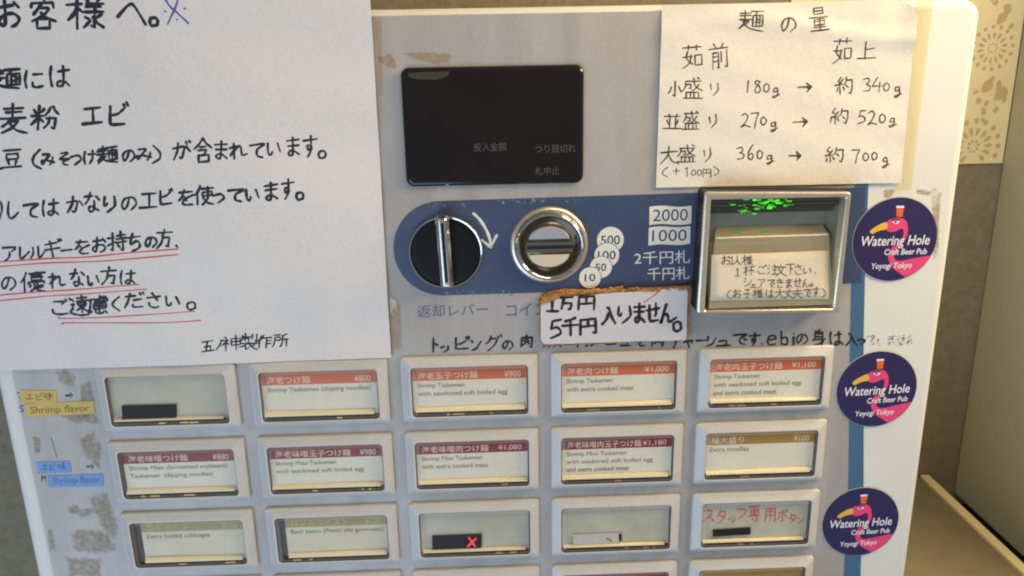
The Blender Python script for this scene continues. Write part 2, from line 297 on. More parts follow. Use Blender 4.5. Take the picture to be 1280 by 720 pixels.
# ------------------------------------------------------------------ handwriting
ST = {}
HANDFONT = """
お 1432 6826/~3808 3868 3286 1878 2064 4452 7052 8668 7484 5890/~7216 8832
客 5002 5014/1230 1418 8414 8630/~4226 3040 1656/~4034 6834 4856 1274/~4046 6060 9070/3066 3094 7292 7264 3066
様 0830 4426/2804 2896/~2834 2056 0674/3040 4252/5208 5818/8204 7616/5024 9022/5036 8634/4850 9448/7024 7050/7056 7092 6286/4866 5872/~6272 5482 4692/9056 7666/7064 8080 9692
へ ~0860 4026 5830 9474
。 ~5006 1422 0850 2086 5094 8680 9250 8016 5006
点 ~4040 6060
、 ~1830 4060
麺 0616 5014/0630 4828/0246 5244/2804 2846/~2648 1864 0480/1656 4254 2072 0488/~2060 4480 9692/5014 9812/7412 6626/5628 5674 9472 9426 5628/6828 6872/8228 8272/6842 8242/6856 8256
に ~1810 1250 2090/4828 8826/~4464 4680 6486 9080
は ~1810 1250 1892/4230 9026/~6808 6870 6088 4486 4274 5868 7674 9290
麦 1816 8214/2432 7630/0848 9246/5004 5046/~4048 3062 1274/3460 6858 4880 1296/~3864 6086 9696
粉 0820 1634/4418 3632/0446 5044/2806 2896/~2848 1866 0482/3050 4866/~6610 6026 5040/~7808 8624 9836/5650 8848 8490 7684/~7050 6674 5292
エ 1418 8616/5018 5080/0682 9480
ビ ~1812 1870 2484 8482/~7426 5044 2050/7206 7818/8602 9214
豆 1012 9010/2430 7628 7652 2454 2430/3262 3878/7060 6478/0690 9488
( ~6010 3440 3470 6292
) ~3808 6440 6470 3692
み ~1618 5616 3450 1478 1060 4056 9068/~7640 7466 6090
そ ~2614 7212 1852 8848 4468 5086 7690
つ ~0836 6026 8850 4084
け ~1610 1050 1890/4030 9228/~6808 6860 4894
の ~5024 4060 2078 1050 3024 7224 9056 6084
が ~0836 6232 6060 5088 4080/~3610 3050 1090/~7030 9056/7606 8218/9002 9612
含 ~5004 3028 0646/~5004 7026 9642/3440 6438/2652 7050 5866/2468 2494 7692 7666 2468
ま 1422 8618/1842 8240/~5004 5076 3688 2474 4864 7678 8886
れ ~3008 3094/~0832 4828 1272/~1466 6028 6878 9476
て ~0820 9016 5044 5078 8090
い ~1424 2070 3680 4264/~7026 8868
す 0824 9220/~5604 5650 3864 3444 5446 6060 3692
し ~2408 2266 4290 8060
か ~0836 6032 6060 5088 3680/~3810 3450 1090/~7230 9256
な 0824 5020/~3604 2836 1456/~7020 8836/~6240 6478 4890 3676 5066 8884
り ~2012 1850 2856 3444/~7210 7854 6076 4092
リ ~2220 2856/~7410 7854 4092
を 1220 7818/~4204 2848 1264 4040 5464/~8838 4858 3480 5090 8490
使 ~3006 2030 0450/1836 1896/3818 9616/4032 4050 8848 8830 4032/~6606 6662 4094/~4258 6084 9696
っ ~2254 6046 7864 4888
ア 0816 8814 8028 6440/~4840 4470 1894
レ ~2010 2088 5476 9046
ル ~2616 2660 0690/~6010 6086 7880 9856
ギ 1030 7620/0656 8846/3408 5696/7804 8416/9000 9610
ー 0852 9248
持 0630 3828/2406 2490 1480/0464 4050/4822 9020/7004 7038/4240 9638/4456 9654/8040 8092 6886/5264 6276
ち 1026 8622/~4406 3058 7044 8868 7084 4092
方 5004 5022/0824 9222/~4424 3864 1294/4246 8044 7290 5884
優 ~2606 1830 0450/1634 1696/3410 9608/6610 6020/4622 4646 8446 8422 4622/4634 8434/3460 3452 9650 9660/4466 4078/~5262 5674 7874/6458 7066/8864 9474/~5676 4886 3894/5682 8280/~5884 7894 9698
ご 2022 7420 6036/~1662 2484 5690 8884/7804 8416/9000 9610
遠 0816 1828/0444 2040 1060/~1862 0480/~0684 3090 6696 9892/3814 9012/6404 6424/3026 9624/4234 8432 8446 4448 4234/6448 6682/~6250 4862 3270/8052 6864/~6664 8072 9680
慮 5404 5420/5412 8210/1422 9020 8834/~1422 1260 0492/3032 7830/5022 5040 7838/2646 2670 8468 8444 2646/2656 8456/5446 5468/2078 1688/~3474 3890 6890 7280/5072 5680/8476 9286
く ~7008 2850 7094
だ 0826 5422/~3208 2450 0890/5044 8840/~4468 4884 9084/7206 7818/8602 9214
さ 1028 8620/~4006 5626 7450/~2058 2480 5490 7684
五 1414 8812/~4614 3484/2448 7246 6684/0686 9684
ノ ~7410 6050 1890
神 2204 3014/0626 4024 0858/2240 2296/2846 4060/5024 5066 9464 9422 5024/5044 9442/7204 7298
製 1014 1822/0628 5426/3004 3050/1048 1036 4834 4846/6810 6836/8604 8648 7844/0660 9458/5050 5060/~4660 3074 0482/3074 3296 5086/~5262 6680 9696/8066 6876
作 ~3006 2030 0450/1834 1896/~4806 4224 3440/4422 9620/6422 6496/6444 9042/6466 9064
所 0814 4812/1228 1250 4448 4426 1228/~1250 1074 0292/~8606 7014 5816/~5816 5666 4494/5842 9640/7842 7896
量 2804 2828 7026 7002 2804/2816 7014/0638 9436/2446 2468 7466 7444 2446/2456 7454/5046 5092/2080 8078/0694 9492
茹 0614 9412/3204 3024/6802 6822/~2430 2056 4880/~4442 3674 0694/0848 5246/6042 6080 9278 9240 6042
前 2604 3618/7402 6416/0622 9420/~2036 1696/2036 4634 4692 3888/2052 4650/2068 4666/6238 6276/8430 8494 7288
小 5006 5090 3880/~2638 2058 0872/~7234 8252 9266
盛 1418 9014/~1818 1840 0460/2034 4432 4250 3248/~5004 6040 9458/~8226 6842 5056/7604 8610/2064 2090/2064 8062 8088/4064 4088/6062 6088/0492 9690
並 2806 3618/7404 6616/0822 9220/3822 3888/6222 6288/1844 2870/8242 7268/0490 9688
大 0834 9230/~5006 4450 0694/~4644 6480 9694
上 4404 4490/4446 8640/0492 9690
約 ~3004 1626 3234/~4420 2444 0450/0450 4446/2650 2694/1060 0684/3858 4676/~6206 5830 4846/6022 9220 9060 8092 7084/6046 7260
円 1410 1094/1410 9008 9092 7886/5010 5050/1250 9048
万 0612 9410/~4412 3860 0894/4038 8036 7688 6080
千 ~7806 5016 2022/0646 9444/5018 5096
入 ~4010 5420 7060 9492/~5036 3470 0692
ん ~4406 1094 3252 5060 5688 9470
せ 0638 9432/~7208 7258 6466/~2814 2876 3888 8486
ト 3206 3294/3440 7656
ッ 1640 2256/4036 4450/~8034 7670 4090
ピ ~1812 1870 2484 8482/~7426 5044 2050/~8402 7610 8418 9210 8402
ン 1420 3036/~1686 5074 9026
グ ~3608 2836 0854/~3424 7222 6058 2492/7804 8416/9000 9610
肉 1424 1096/1424 8822 8892 7686/~5004 4630 2648/~5028 7044/~5046 4262 2476/~5254 7272
シ 1414 3026/0640 2252/~1290 5878 9230
ュ ~2448 7046 6684/0886 9484
チ ~7608 5016 2022/0642 9440/~5018 5060 2894
ャ ~0850 8040 7060/3430 5094
で ~0820 9016 5044 5078 8090/6850 7662/8046 8858
e ~1854 8044 6020 2830 1666 3890 8280
b ~2004 2088/~2050 6040 8064 6488 2080
i 5034 5088/5010 5016
身 5002 3814/~2616 2460/2616 7414 7288 6082/2632 7430/2648 7246/0866 9260/~8266 5084 1296
ス ~1616 7614 5656 0892/~5056 7470 9088
タ ~3606 2836 0854/~3422 8020 6864 2294/~3444 5456 6866
フ ~1216 8614 7256 2492
専 0810 9208/5002 5052/2022 2050 8048 8020 2022/2036 8034/0662 9460/7054 7094 5688/2872 4084
用 ~1810 1660 0694/1810 8608 8692 7486/1834 8632/1858 8656/5010 5092
ボ 0828 8424/5006 5094 4086/~3044 2060 0878/~7040 8056 9470/8002 8612/9200 9808
味 0624 0664 3462 3422 0624/4826 8824/4048 9846/6804 6896/~6648 5470 3886/~7048 8268 9882
人 ~5008 4460 0694/~4840 6476 9694
杯 0630 4228/2606 2694/~2634 1860 0476/2840 4054/4816 9614/~7616 6440 4660/7036 7094/7846 9460
注 1408 2418/0634 1844/0690 2464/6004 6816/4024 9222/4652 8850/6624 6688/3690 9688
文 5004 5018/0824 9222/~6826 5460 1094/~3028 5264 9494
下 0814 9412/5014 5096/~5240 7256
子 2214 7412 5034/~5034 5090 3882/0652 9450
丈 0830 9228/~5406 4660 0694/~2444 5070 9694
夫 1626 8424/0650 9448/~5006 4456 0894/~5052 6878 9494
き 1822 7818/1442 8638/~4004 5636 7456/~2464 2882 5490 7484
ェ 2646 7844/5046 5080/1082 9480
1 ~5208 4892
ı 3020 5408 5092
I 3226 5208 5290/2092 8090
8 ~7020 4210 2826 6450 7080 4092 2672 4248 7020
0 ~5020 2640 2676 5090 7666 7436 5020
g ~7036 4434 3456 6056 7040/~7036 6880 4496 2888 9076
3 ~2416 5808 7226 4446/~4446 7660 6484 2286
4 ~5208 1660/1660 9054/~7030 6694
2 ~2420 5008 7024 5460 1890/~1890 5280 9090
7 1412 8008/~8008 5850 4696
5 3612 8208/~3612 2846/~2846 6042 7670 2290
6 ~6806 3044 2476 5090 7070 5454 2668
→ 0450 9248/6424 9248 6876
⇒ 0438 6836/0462 6860/5810 9248 6086
+ 5020 5084/1852 8250
S ~7818 4610 2230 7064 5090 2082
h 2406 2492/~2460 5046 7060 7492
r 2440 2492/~2460 4244 7046
m 1440 1492/~1456 3242 4858 4892/~4856 6642 8458 8692
p 2444 2498/~2456 5042 7660 5484 2478
f ~6810 4612 4092/2246 6444
l ~4404 4490
a ~7048 4042 2266 4490 7076/7044 7692
v 1844 4490 8042
o ~5042 2256 3488 6888 7860 5042
M 1494 2010 5060 8010 8694
日 2010 2090 7888 7808 2010/2050 7848
"""
for row in HANDFONT.strip().split('\n'):
    k, rest = row.split(' ', 1); ST[k] = rest.strip().split('/')
def parse(s):
    s = s.strip(); sm = s[0] == '~'; s = s.lstrip('~').replace(' ', '')
    return sm, [(int(s[i:i+2])/100, int(s[i+2:i+4])/100) for i in range(0, len(s), 4)]
def smoothpath(p, n=5):
    if len(p) < 3: return p
    q = [p[0]]+p+[p[-1]]; out = []
    for i in range(1, len(q)-2):
        a, b, c, d = q[i-1], q[i], q[i+1], q[i+2]
        for k in range(n):
            t = k/n
            out.append(tuple(.5*(2*b[j]+(c[j]-a[j])*t+(2*a[j]-5*b[j]+4*c[j]-d[j])*t*t+(3*b[j]-a[j]-3*c[j]+d[j])*t**3) for j in (0,1)))
    out.append(p[-1]); return out
def densify(p, n=4):
    out = []
    for i in range(len(p)-1):
        for k in range(n): t = k/n; out.append((p[i][0]*(1-t)+p[i+1][0]*t, p[i][1]*(1-t)+p[i+1][1]*t))
    return out+[p[-1]]
def pen(g, pts, r, surf, thick=.12, taper=.25, mi=0):
    """a flattened inked ridge along pts [(x,z) mm]; surf(x,z) gives the depth of the sheet it is written on"""
    p = [pts[0]]
    for q in pts[1:]:
        if (q[0]-p[-1][0])**2+(q[1]-p[-1][1])**2 > (r*.12)**2: p.append(q)
    if len(p) == 1: p.append((p[0][0]+r*.3, p[0][1]))
    n = len(p); loops = []; ph = random.uniform(0, 6); wt = random.uniform(.88, 1.12)
    def ringat(c, t, rr, th):
        nx, nz = -t[1], t[0]; y0 = surf(c[0], c[1])
        return [(c[0]+nx*rr*cos(a), y0-th*sin(a) if sin(a) >= 0 else y0+.05, c[1]+nz*rr*cos(a)) for a in (0, pi/3, 2*pi/3, pi, 3*pi/2)]
    for i in range(n):
        a = p[max(i-1,0)]; b = p[min(i+1,n-1)]; l = math.hypot(b[0]-a[0], b[1]-a[1]) or 1; t = ((b[0]-a[0])/l, (b[1]-a[1])/l)
        rr = r*wt*(1+.16*sin(ph+i*.9)+.06*sin(ph*2+i*2.3))*(1-taper*(i/(n-1))**3)
        if i == 0: loops.append(ringat((p[0][0]-t[0]*rr*.75, p[0][1]-t[1]*rr*.75), t, rr*.5, thick*.6))
        loops.append(ringat(p[i], t, rr, thick))
        if i == n-1: loops.append(ringat((p[i][0]+t[0]*rr*.75, p[i][1]+t[1]*rr*.75), t, rr*.5, thick*.6))
    return g.loft(loops, True, True, mi)
def write(g, items, rpx, y, surf=None, slope=0.0, jit=.035, taper=.3, mi=0):
    """items: (char, centre px, centre py, width px, height px); rpx: half pen width in px"""
    surf = surf or (lambda x, z: y)
    mmpx = (at(641, 300, y)[0]-at(640, 300, y)[0])
    for ch, cx, cy, w, h in items:
        ro = random.uniform(-.06, .06); sk = random.uniform(-.05, .05); w *= random.uniform(.96, 1.04); h *= random.uniform(.96, 1.04)
        for s in ST[ch]:
            sm, p = parse(s)
            p = [(.5+(u-.5)-ro*(v-.5)+sk*(v-.5)*(u-.3), .5+(v-.5)+ro*(u-.5)) for u, v in p]
            j = (random.uniform(-jit, jit), random.uniform(-jit, jit))
            p = smoothpath(p) if sm else densify(p)
            q = []
            for u, v in p:
                u += j[0]; v += j[1]
                q.append(at(cx+(u-.5)*w, cy+(v-.5)*h+slope*(u-.5)*w, y))
            pen(g, q, rpx*mmpx, surf, taper=taper, mi=mi)
    return g
def scribe(g, pxs, rpx, y, surf=None, sm=False, mi=0, taper=.15):
    surf = surf or (lambda x, z: y); mmpx = (at(641, 300, y)[0]-at(640, 300, y)[0])
    p = [at(a, b, y) for a, b in pxs]
    return pen(g, smoothpath(p) if sm else densify(p, 6), rpx*mmpx, surf, taper=taper, mi=mi)
def L(s):  # "字 x y w h; ..." -> items
    out = []
    for t in s.split(';'):
        t = t.split()
        if t: out.append((t[0], *map(float, t[1:])))
    return out

# =================================================================== SETTING
WALLY = 250.0
w = Geo().box(-700, 1000, WALLY, WALLY+20, -760, 620)
obj('wall', w, 'wall_texture', props={'kind': 'structure'})
c = Geo().box(-20, 628, -6, WALLY-.5, -256, -231.5)
bevel(obj('counter', c, 'counter_brown', props={'kind': 'structure'}), 1)
c = Geo().box(637, 1000, -300, WALLY-.5, -300, -262)
obj('floor_gap', c, 'dark_gap', props={'kind': 'structure'})
tr = thing('edge_trim', 'polished brass coloured trim strip running along the counter edge right of the machine', 'trim', (632.5, 0, -256))
g = Geo().box(628.3, 636.8, -6, WALLY-1, -258, -228.6); bevel(obj('trim_strip', g, 'trim_gold', tr), 1.2, 3)
g = Geo().box(628.6, 630, -6, WALLY-1, -262, -258.2); obj('trim_flange', g, 'trim_gold', tr)
pt = obj('partition', Geo().box(664, 690, 40, WALLY-.6, -250, 330), 'partition_olive')
tag(pt, 'plain olive grey partition board standing at the far right of the machine', 'partition'); bevel(pt, 1.5)
# lace patterned wallpaper strip on the wall behind the machine
z0 = at(1240, 204, WALLY)[1]
wp = thing('wallpaper_strip', 'cream wallpaper with tan lace flowers on the wall, upper right', 'wallpaper', (620, WALLY-2, z0))
g = Geo().box(470, 663.5, WALLY-1.6, WALLY-.1, z0, 560); bevel(obj('paper_sheet', g, 'wallpaper_cream', wp), .5)
PK = [0]
fl = Geo(); YF = WALLY-1.8
def petal(cx, cz, a, r0, r1, wd):
    m_ = (r0+r1)/2; h = (r1-r0)/2; pts = []
    for k in range(10):
        t = 2*pi*k/10; lx = m_+h*cos(t); lz = wd*sin(t)*(1+.45*cos(t))
        pts.append((cx+lx*cos(a)-lz*sin(a), cz+lx*sin(a)+lz*cos(a)))
    if min(q_[1] for q_ in pts) < z0+1 or max(q_[0] for q_ in pts) > 662: return
    PK[0] += 1; fl.sheet(pts, YF-.004*(PK[0] % 90))
def flower(cx, cz, s, ph=0):
    for k in range(8): petal(cx, cz, ph+2*pi*k/8, 3*s, 5.6*s, 1.0*s)
    for k in range(14): petal(cx, cz, ph+.2+2*pi*k/14, 9*s, 16*s, 1.5*s)
    for k in range(16): petal(cx, cz, ph+.1+2*pi*k/16, 19*s, 23.5*s, 1.9*s)
rr = random.Random(3)
a1 = at(1239, 60, WALLY); a2 = at(1223, 187, WALLY)
step = a1[1]-a2[1]
flower(a1[0], a1[1], .78); flower(a2[0]-6, a2[1]+3, 1.0, .3)
for i in range(-1, 3):
    for j in range(-1, 4):
        cx = a1[0]-52+i*58; cz = a1[1]-step/2+j*step
        if not (480 < cx < 650 and z0+12 < cz < 540): continue
        for k in range(9):
            a = rr.uniform(0, 6.3); d = rr.uniform(4, 17); petal(cx+d*cos(a), cz+d*sin(a), rr.uniform(0, 6.3), 0, rr.uniform(3, 8), rr.uniform(1.2, 2.6))
for px, py, s in ((1232,108,7),(1249,117,8),(1231,129,3),(1243,137,3.4),(1247,103,2.4),(1252,20,5),(1250,24,6),(1262,33,3),(1274,14,7),(1258,10,3)):
    x, z = at(px, py, WALLY); petal(x, z, rr.uniform(.3, 1.2), -s*.8, s*.8, s*.6)
for j in range(2, 5):
    flower(a1[0], a1[1]+step*(j-1), .8, j); flower(a2[0]-64, a2[1]+step*(j-2), .9, j)
obj('flower_print', fl, 'wallpaper_print', wp, smooth=False, props={'kind': 'stuff'})

# =================================================================== TICKET MACHINE
TM = thing('ticket_machine', 'off white meal ticket vending machine with grey front panel and rows of buttons', 'ticket machine', (212, 100, -231))
XL, XR, ZT, ZB = -57.0, 479.0, 186.0, -231.0
def shell_loop(y, ins, r): 
    w_ = XR-XL-2*ins; h_ = ZT-ZB-2*ins; return rrect((XL+XR)/2, (ZT+ZB)/2, w_, h_, r, y, 6)
g = Geo().loft([shell_loop(200, 0, 9), shell_loop(6, 0, 9), shell_loop(3, .5, 9), shell_loop(1.2, 1.7, 8.5), shell_loop(.2, 3.2, 7.5), shell_loop(0, 5, 6)], True, True)
obj('machine_body', g, 'shell_white', TM, smooth=False)
# grey front panel (a 0.6 mm plate with a raised lip shadow line), blue pill band and the slanting blue stripe
stripeL = [(1067,238),(1064,330),(1062,420),(1061,520),(1060,600),(1054,722)]; stripeR = [(1085,232),(1081,330),(1079,420),(1079,520),(1079,600),(1075,722)]
sl = [at(*p) for p in stripeL]; sr = [at(*p) for p in stripeR]
sl = [(sl[0][0]-1, 150.0), *sl, (sl[-1][0]+2.5, -225)]; sr = [(sr[0][0]-1, 150.0), *sr, (sr[-1][0]+3, -225)]
pan = [(-46, 182.6), (-46, -224)] + [(x+1, z) for x, z in sl[::-1]][0:] + [(sl[0][0], 182.6)]
obj('front_panel', Geo().slab(pan, -.45, .2), 'panel_grey', TM, smooth=False)
obj('panel_stripe', Geo().slab(sl+sr[::-1], -.55, .2), 'stripe_blue', TM, smooth=False)
pb = [(196+26*cos(a)*1.0, 62+26.3*sin(a)) for a in [radians(90+180*k/24) for k in range(25)]]
pb = pb + [(sr[2][0]-1.2, 36.2), (sr[1][0]-1.2, 90.2)]
obj('blue_band', Geo().slab(pb, -.62, -.1), 'band_blue', TM, smooth=False)
PY = -.48; BY = -.66       # depths just proud of panel and band
g = Geo()
for s, a, b in (('返却レバー', (521.7,382), (610,397.5,-.04)), ('コイン', (632.7,380.5), (684,396,-.05))): printed_px(g, s, a, b, PY-.05)
obj('panel_lettering', g, 'print_purple', TM, smooth=False)
g = Geo()
for s, a, b in (('2千円札', (793,314.5), (862.5,331,-.03)), ('千円札', (809.5,334.5), (862,350.5,-.03))): obj('band_lettering', printed_px(Geo(), s, a, b, BY-.05), 'print_cream', TM, smooth=False)
scribe(g, [(592,267),(600,275),(607,286),(612,298),(613.5,309)], 1.9, BY, sm=True, taper=0); scribe(g, [(602,300),(613,309),(621,294)], 1.7, BY, taper=0)
obj('direction_arrow', g, 'print_cream', TM, smooth=False)
# denomination marks: coin discs and waving bank notes
for k, (s, cx, cy, r) in enumerate((('500',763,300,15),('100',758.5,319,14),('50',751,334,12.5),('10',737.5,347,12.3))):
    x, z = at(cx, cy, BY); rm = r*.49*(1 if k else 1.0); y = BY-.05-.04*k
    d = obj('coin_mark', Geo().add(ring(x, z, rm+.35, y, 32), [tuple(range(32))]), 'band_blue', TM, smooth=False) if k else None
    d = obj('coin_mark', Geo().add(ring(x, z, rm, y-.02, 32), [tuple(range(32))]), 'print_cream', TM, smooth=False)
    wd = rm*(.72 if len(s) == 3 else .5); obj('coin_value', printed(Geo(), s, (x-wd, z-rm*.36, x+wd, z+rm*.36), y-.05, .012), 'print_navy', d, smooth=False)
for s, q in (('2000', ((812,258.5),(864.5,257),(864,279.5),(811.5,281.5))), ('1000', ((811,284.5),(863,282.5),(862.5,304.5),(810.5,307)))):
    c4 = [at(*p, BY) for p in q]; top = []; bot = []
    for k in range(13):
        t = k/12; wv = .45*sin(2*pi*t); top.append((c4[0][0]*(1-t)+c4[1][0]*t, c4[0][1]*(1-t)+c4[1][1]*t+wv)); bot.append((c4[3][0]*(1-t)+c4[2][0]*t, c4[3][1]*(1-t)+c4[2][1]*t+wv))
    d = obj('note_mark', Geo().sheet(top+bot[::-1], BY-.04), 'print_cream', TM, smooth=False)
    cx = sum(p[0] for p in c4)/4; cz = sum(p[1] for p in c4)/4
    obj('note_value', printed(Geo(), s, (cx-9.5, cz-3.1, cx+9.5, cz+3.4), BY-.09), 'print_navy', d, smooth=False)
# worn scratches of old print on the band
g = Geo()
for x0, x1, yy in ((534, 582, 256), (622, 666, 251), (666, 724, 249), (553, 600, 367), (603, 645, 366)):
    x = x0
    while x < x1:
        scribe(g, [(x, yy+random.uniform(-3, 4)-(x-x0)*.02), (x+random.uniform(-1, 4), yy+random.uniform(-4, 4))], random.uniform(.3, 1.0), BY); x += random.uniform(2, 5)
obj('worn_marks', g, 'scuff_white', TM, smooth=False, props={'kind': 'stuff'})

# ---- black display window
dc = [at(500,86,-3), at(728,81,-3), at(730,229,-3), at(509.5,232.5,-3)]
xs = [178.9, 272.6]; cxD = sum(p[0] for p in dc)/4; czD = sum(p[1] for p in dc)/4; wD = (dc[1][0]-dc[0][0]+dc[2][0]-dc[3][0])/2; hD = (dc[0][1]-dc[3][1]+dc[1][1]-dc[2][1])/2
def dl(ins, y, r): return rrect(cxD, czD, wD-2*ins, hD-2*ins, r, y, 5)
dw = obj('display_window', Geo().loft([dl(-.5, 0, 4.4), dl(-.3, -1.6, 4.2), dl(.1, -2.5, 4), dl(.9, -3.1, 3.4), dl(1.8, -3.3, 3)], True, True), 'display_black', TM, smooth=False)
g = Geo()
for s, a, b in (('投入金額', (592,178.5), (633,189.5,-.02)), ('つり銭切れ', (669,181), (720,191.5,-.02)), ('札中止', (669,209), (699,219,-.03))): printed_px(g, s, a, b, -3.38)
obj('display_lettering', g, 'display_print', dw, smooth=False)
g = Geo().sheet([at(a, b, -3.4) for a, b in ((510,91),(562,89),(560,95),(545,100),(520,99),(511,96))], -3.42)
obj('tape_scrap', g, 'clear_tape', dw, smooth=False)

# ---- return lever
kx, kz = at(557, 315.5, -3)
lv = obj('return_lever', Geo().loft([ring(kx,kz,20.2,-.3), ring(kx,kz,20.2,-3.6), ring(kx,kz,19.7,-4.2), ring(kx,kz,19.1,-4.0), ring(kx,kz,18.9,-2.2)], False, False), 'chrome', TM, smooth=True)
obj('lever_disc', Geo().loft([ring(kx,kz,19.0,-1.2), ring(kx,kz,18.8,-2.8), ring(kx,kz,16,-3.0), ring(kx,kz,5,-3.2)], True, True), 'knob_black', lv, smooth=False)
t0 = at(552, 270, -12); t1 = at(559, 361, -12)
def barloop(z, x, hw, yy, k=1): return [(x-hw, -2.6, z), (x-hw*.92, yy*.8, z), (x-hw*.45, yy, z), (x+hw*.45, yy, z), (x+hw*.92, yy*.8, z), (x+hw, -2.6, z)]
def bar(zs, hw, yy):
    return [barloop(t0[1]+(t1[1]-t0[1])*t, t0[0]+(t1[0]-t0[0])*t, hw*h, yy*h2) for t, h, h2 in zs]
b = obj('lever_bar', Geo().loft(bar([(-.01,.35,.5),(.01,.8,.85),(.04,1,1),(.5,1,1),(.96,1,1),(.99,.8,.85),(1.01,.35,.5)], 4.0, -12.5), True, True), 'chrome', lv, smooth=False); bevel(b, .5, 2, 30)
b = obj('lever_inlay', Geo().loft(bar([(.09,.5,1.0),(.10,.55,1.03),(.5,.55,1.03),(.90,.55,1.03),(.91,.5,1.0)], 2.7, -12.6), True, True), 'knob_black', lv, smooth=False)

# ---- coin slot
sx, sz = at(686.8, 307.2, -3)
cs = obj('coin_slot', Geo().loft([ring(sx,sz,21.4,-.3), ring(sx,sz,21.2,-2.0), ring(sx,sz,20.4,-2.9), ring(sx,sz,19.3,-3.1), ring(sx,sz,19.0,-2.4)], False, False), 'satin', TM, smooth=True)
prof = [(19.1,-2.3),(18.9,-4.2),(18.4,-5.6),(17.7,-6.2),(17.0,-5.9),(16.4,-4.8),(16.1,-3.4),(15.9,-1.4)]
obj('chrome_ring', Geo().loft([ring(sx,sz,r,y) for r, y in prof]), 'chrome', cs, smooth=True)
prof = [(16.0,-1.6),(15.2,-1.9),(13.4,-3.6),(11.9,-4.6),(6,-5.2),(2,-5.3)]
obj('slot_dish', Geo().loft([ring(sx,sz,r,y) for r, y in prof], False, True), 'dark_chrome', cs, smooth=True)
def dpoly(up):
    pts = []; s_ = 1 if up else -1
    for k in range(17):
        a = radians(8+164*k/16); pts.append((sx-.4+11.2*cos(a), sz+s_*(3.2+8.0*sin(a))))
    return pts
for up, mt in ((True, 'plate_grey'), (False, 'plate_cream')):
    p = dpoly(up); s_ = 1 if up else -1
    cm = (sum(a for a, _ in p)/len(p), sum(b for _, b in p)/len(p))
    def sc(k, y): return [(cm[0]+(a-cm[0])*k, y, cm[1]+(b-cm[1])*k) for a, b in p]
    obj('slot_plate', Geo().loft([sc(1.0,-4.4), sc(1.0,-5.9), sc(.95,-6.3), sc(.8,-6.4)], True, True), mt, cs, smooth=False)
obj('slot_lip', Geo().box(sx-12.6, sx+12.6, -6.2, -4.6, sz-2.9, sz-1.1).box(sx-12.6, sx+12.6, -6.2, -4.6, sz+.9, sz+2.7), 'lip_metal', cs)
obj('slot_opening', Geo().box(sx-12.4, sx+12.4, -5.7, -5.2, sz-1.1, sz+.9), 'void', cs)

# ---- bill acceptor: protruding satin bezel round a cavity
FY = -14.0
oc = [at(881,240,FY), at(1065,240,FY), at(1050,391,FY), at(871,392,FY)]
ic = [at(889,250,FY), at(1058,246.5,FY), at(1041.5,386,FY), at(881,389,FY)]
ba = thing  # placeholder name kept short
bb = obj('bill_acceptor', Geo().loft([rquad(oc, 2.0, -.3), rquad(oc, 2.0, FY+1.2)], False, False), 'side_black', TM, smooth=False)
def mixq(a, b, t): return [(a[i][0]*(1-t)+b[i][0]*t, a[i][1]*(1-t)+b[i][1]*t) for i in range(4)]
back = [(ic[0][0]+3, ic[0][1]-2), (ic[1][0]-5, ic[1][1]-2), (ic[2][0]-4, ic[2][1]+1), (ic[3][0]+3, ic[3][1]+1)]
f = obj('bezel', Geo().loft([rquad(oc, 2.0, FY+1.2), rquad(mixq(oc, ic, .08), 2, FY+.3), rquad(mixq(oc, ic, .3), 1.8, FY), rquad(mixq(oc, ic, .8), 1.4, FY), rquad(ic, 1.2, FY+.5), rquad(mixq(ic, back, .3), 1.2, FY+4)]), 'satin', bb, smooth=False)
obj('cavity', Geo().loft([rquad(mixq(ic, back, .3), 1.2, FY+4), rquad(back, 1.2, -1.0)], False, True), 'bill_wall', bb, smooth=False)
xa, xb = ic[0][0]+1.2, ic[1][0]-3.0
zt = ic[0][1]
obj('slot_hood', Geo().loft([[(xa,-11.5,zt-1),(xb,-11.5,zt-1),(xb,-1.2,zt-1),(xa,-1.2,zt-1)],[(xa,-10.5,zt-4.5),(xb,-10.5,zt-4.5),(xb,-1.2,zt-9.5),(xa,-1.2,zt-9.5)]], True, True), 'bill_dark', bb)
for k in range(3):
    z_ = zt-3.2-2.4*k; yk = -11.6+2.0*k
    obj('hood_rib', Geo().box(xa+.5, xb-.5, yk, yk+.7, z_-.5, z_+.5), 'dark_chrome', bb)
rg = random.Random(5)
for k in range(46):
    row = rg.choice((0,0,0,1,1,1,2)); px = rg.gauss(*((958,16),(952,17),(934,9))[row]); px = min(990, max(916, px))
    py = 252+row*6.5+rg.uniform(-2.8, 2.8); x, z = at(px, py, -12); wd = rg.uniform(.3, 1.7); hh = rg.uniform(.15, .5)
    obj('led_reflection', Geo().box(x-wd, x+wd, -12.3+.01*k, -11.7, z-hh, z+hh), rg.choice(('green_reflection', 'green_reflection_mid', 'green_reflection_mid', 'green_reflection_dim', 'green_reflection_dim')), bb)  # glowing flecks painted in as reflections of green LEDs under the hood
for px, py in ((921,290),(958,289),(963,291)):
    x, z = at(px, py, -5.5); obj('painted_glint', Geo().box(x-1.6, x+1.6, -5.7, -5.3, z-.5, z+.5), 'green_reflection_dim', bb)  # small glowing boxes painted in as green glints on the ledge
q = [at(893,298,-8), at(1037,293.5,-8), at(1042,381,-12.5), at(886,386,-12.5)]
z290 = at(960, 281, -1.5)[1]
blk = [[(q[0][0],-1.2,q[3][1]),(q[3][0],-12.5,q[3][1]),(q[0][0],-8,q[0][1]),(q[0][0]+1,-7,q[0][1]+.9),(q[0][0]+2,-1.2,z290)],
       [(q[1][0],-1.2,q[2][1]),(q[2][0],-12.5,q[2][1]),(q[1][0],-8,q[1][1]),(q[1][0]-1,-7,q[1][1]+.9),(q[1][0]-2,-1.2,z290)]]
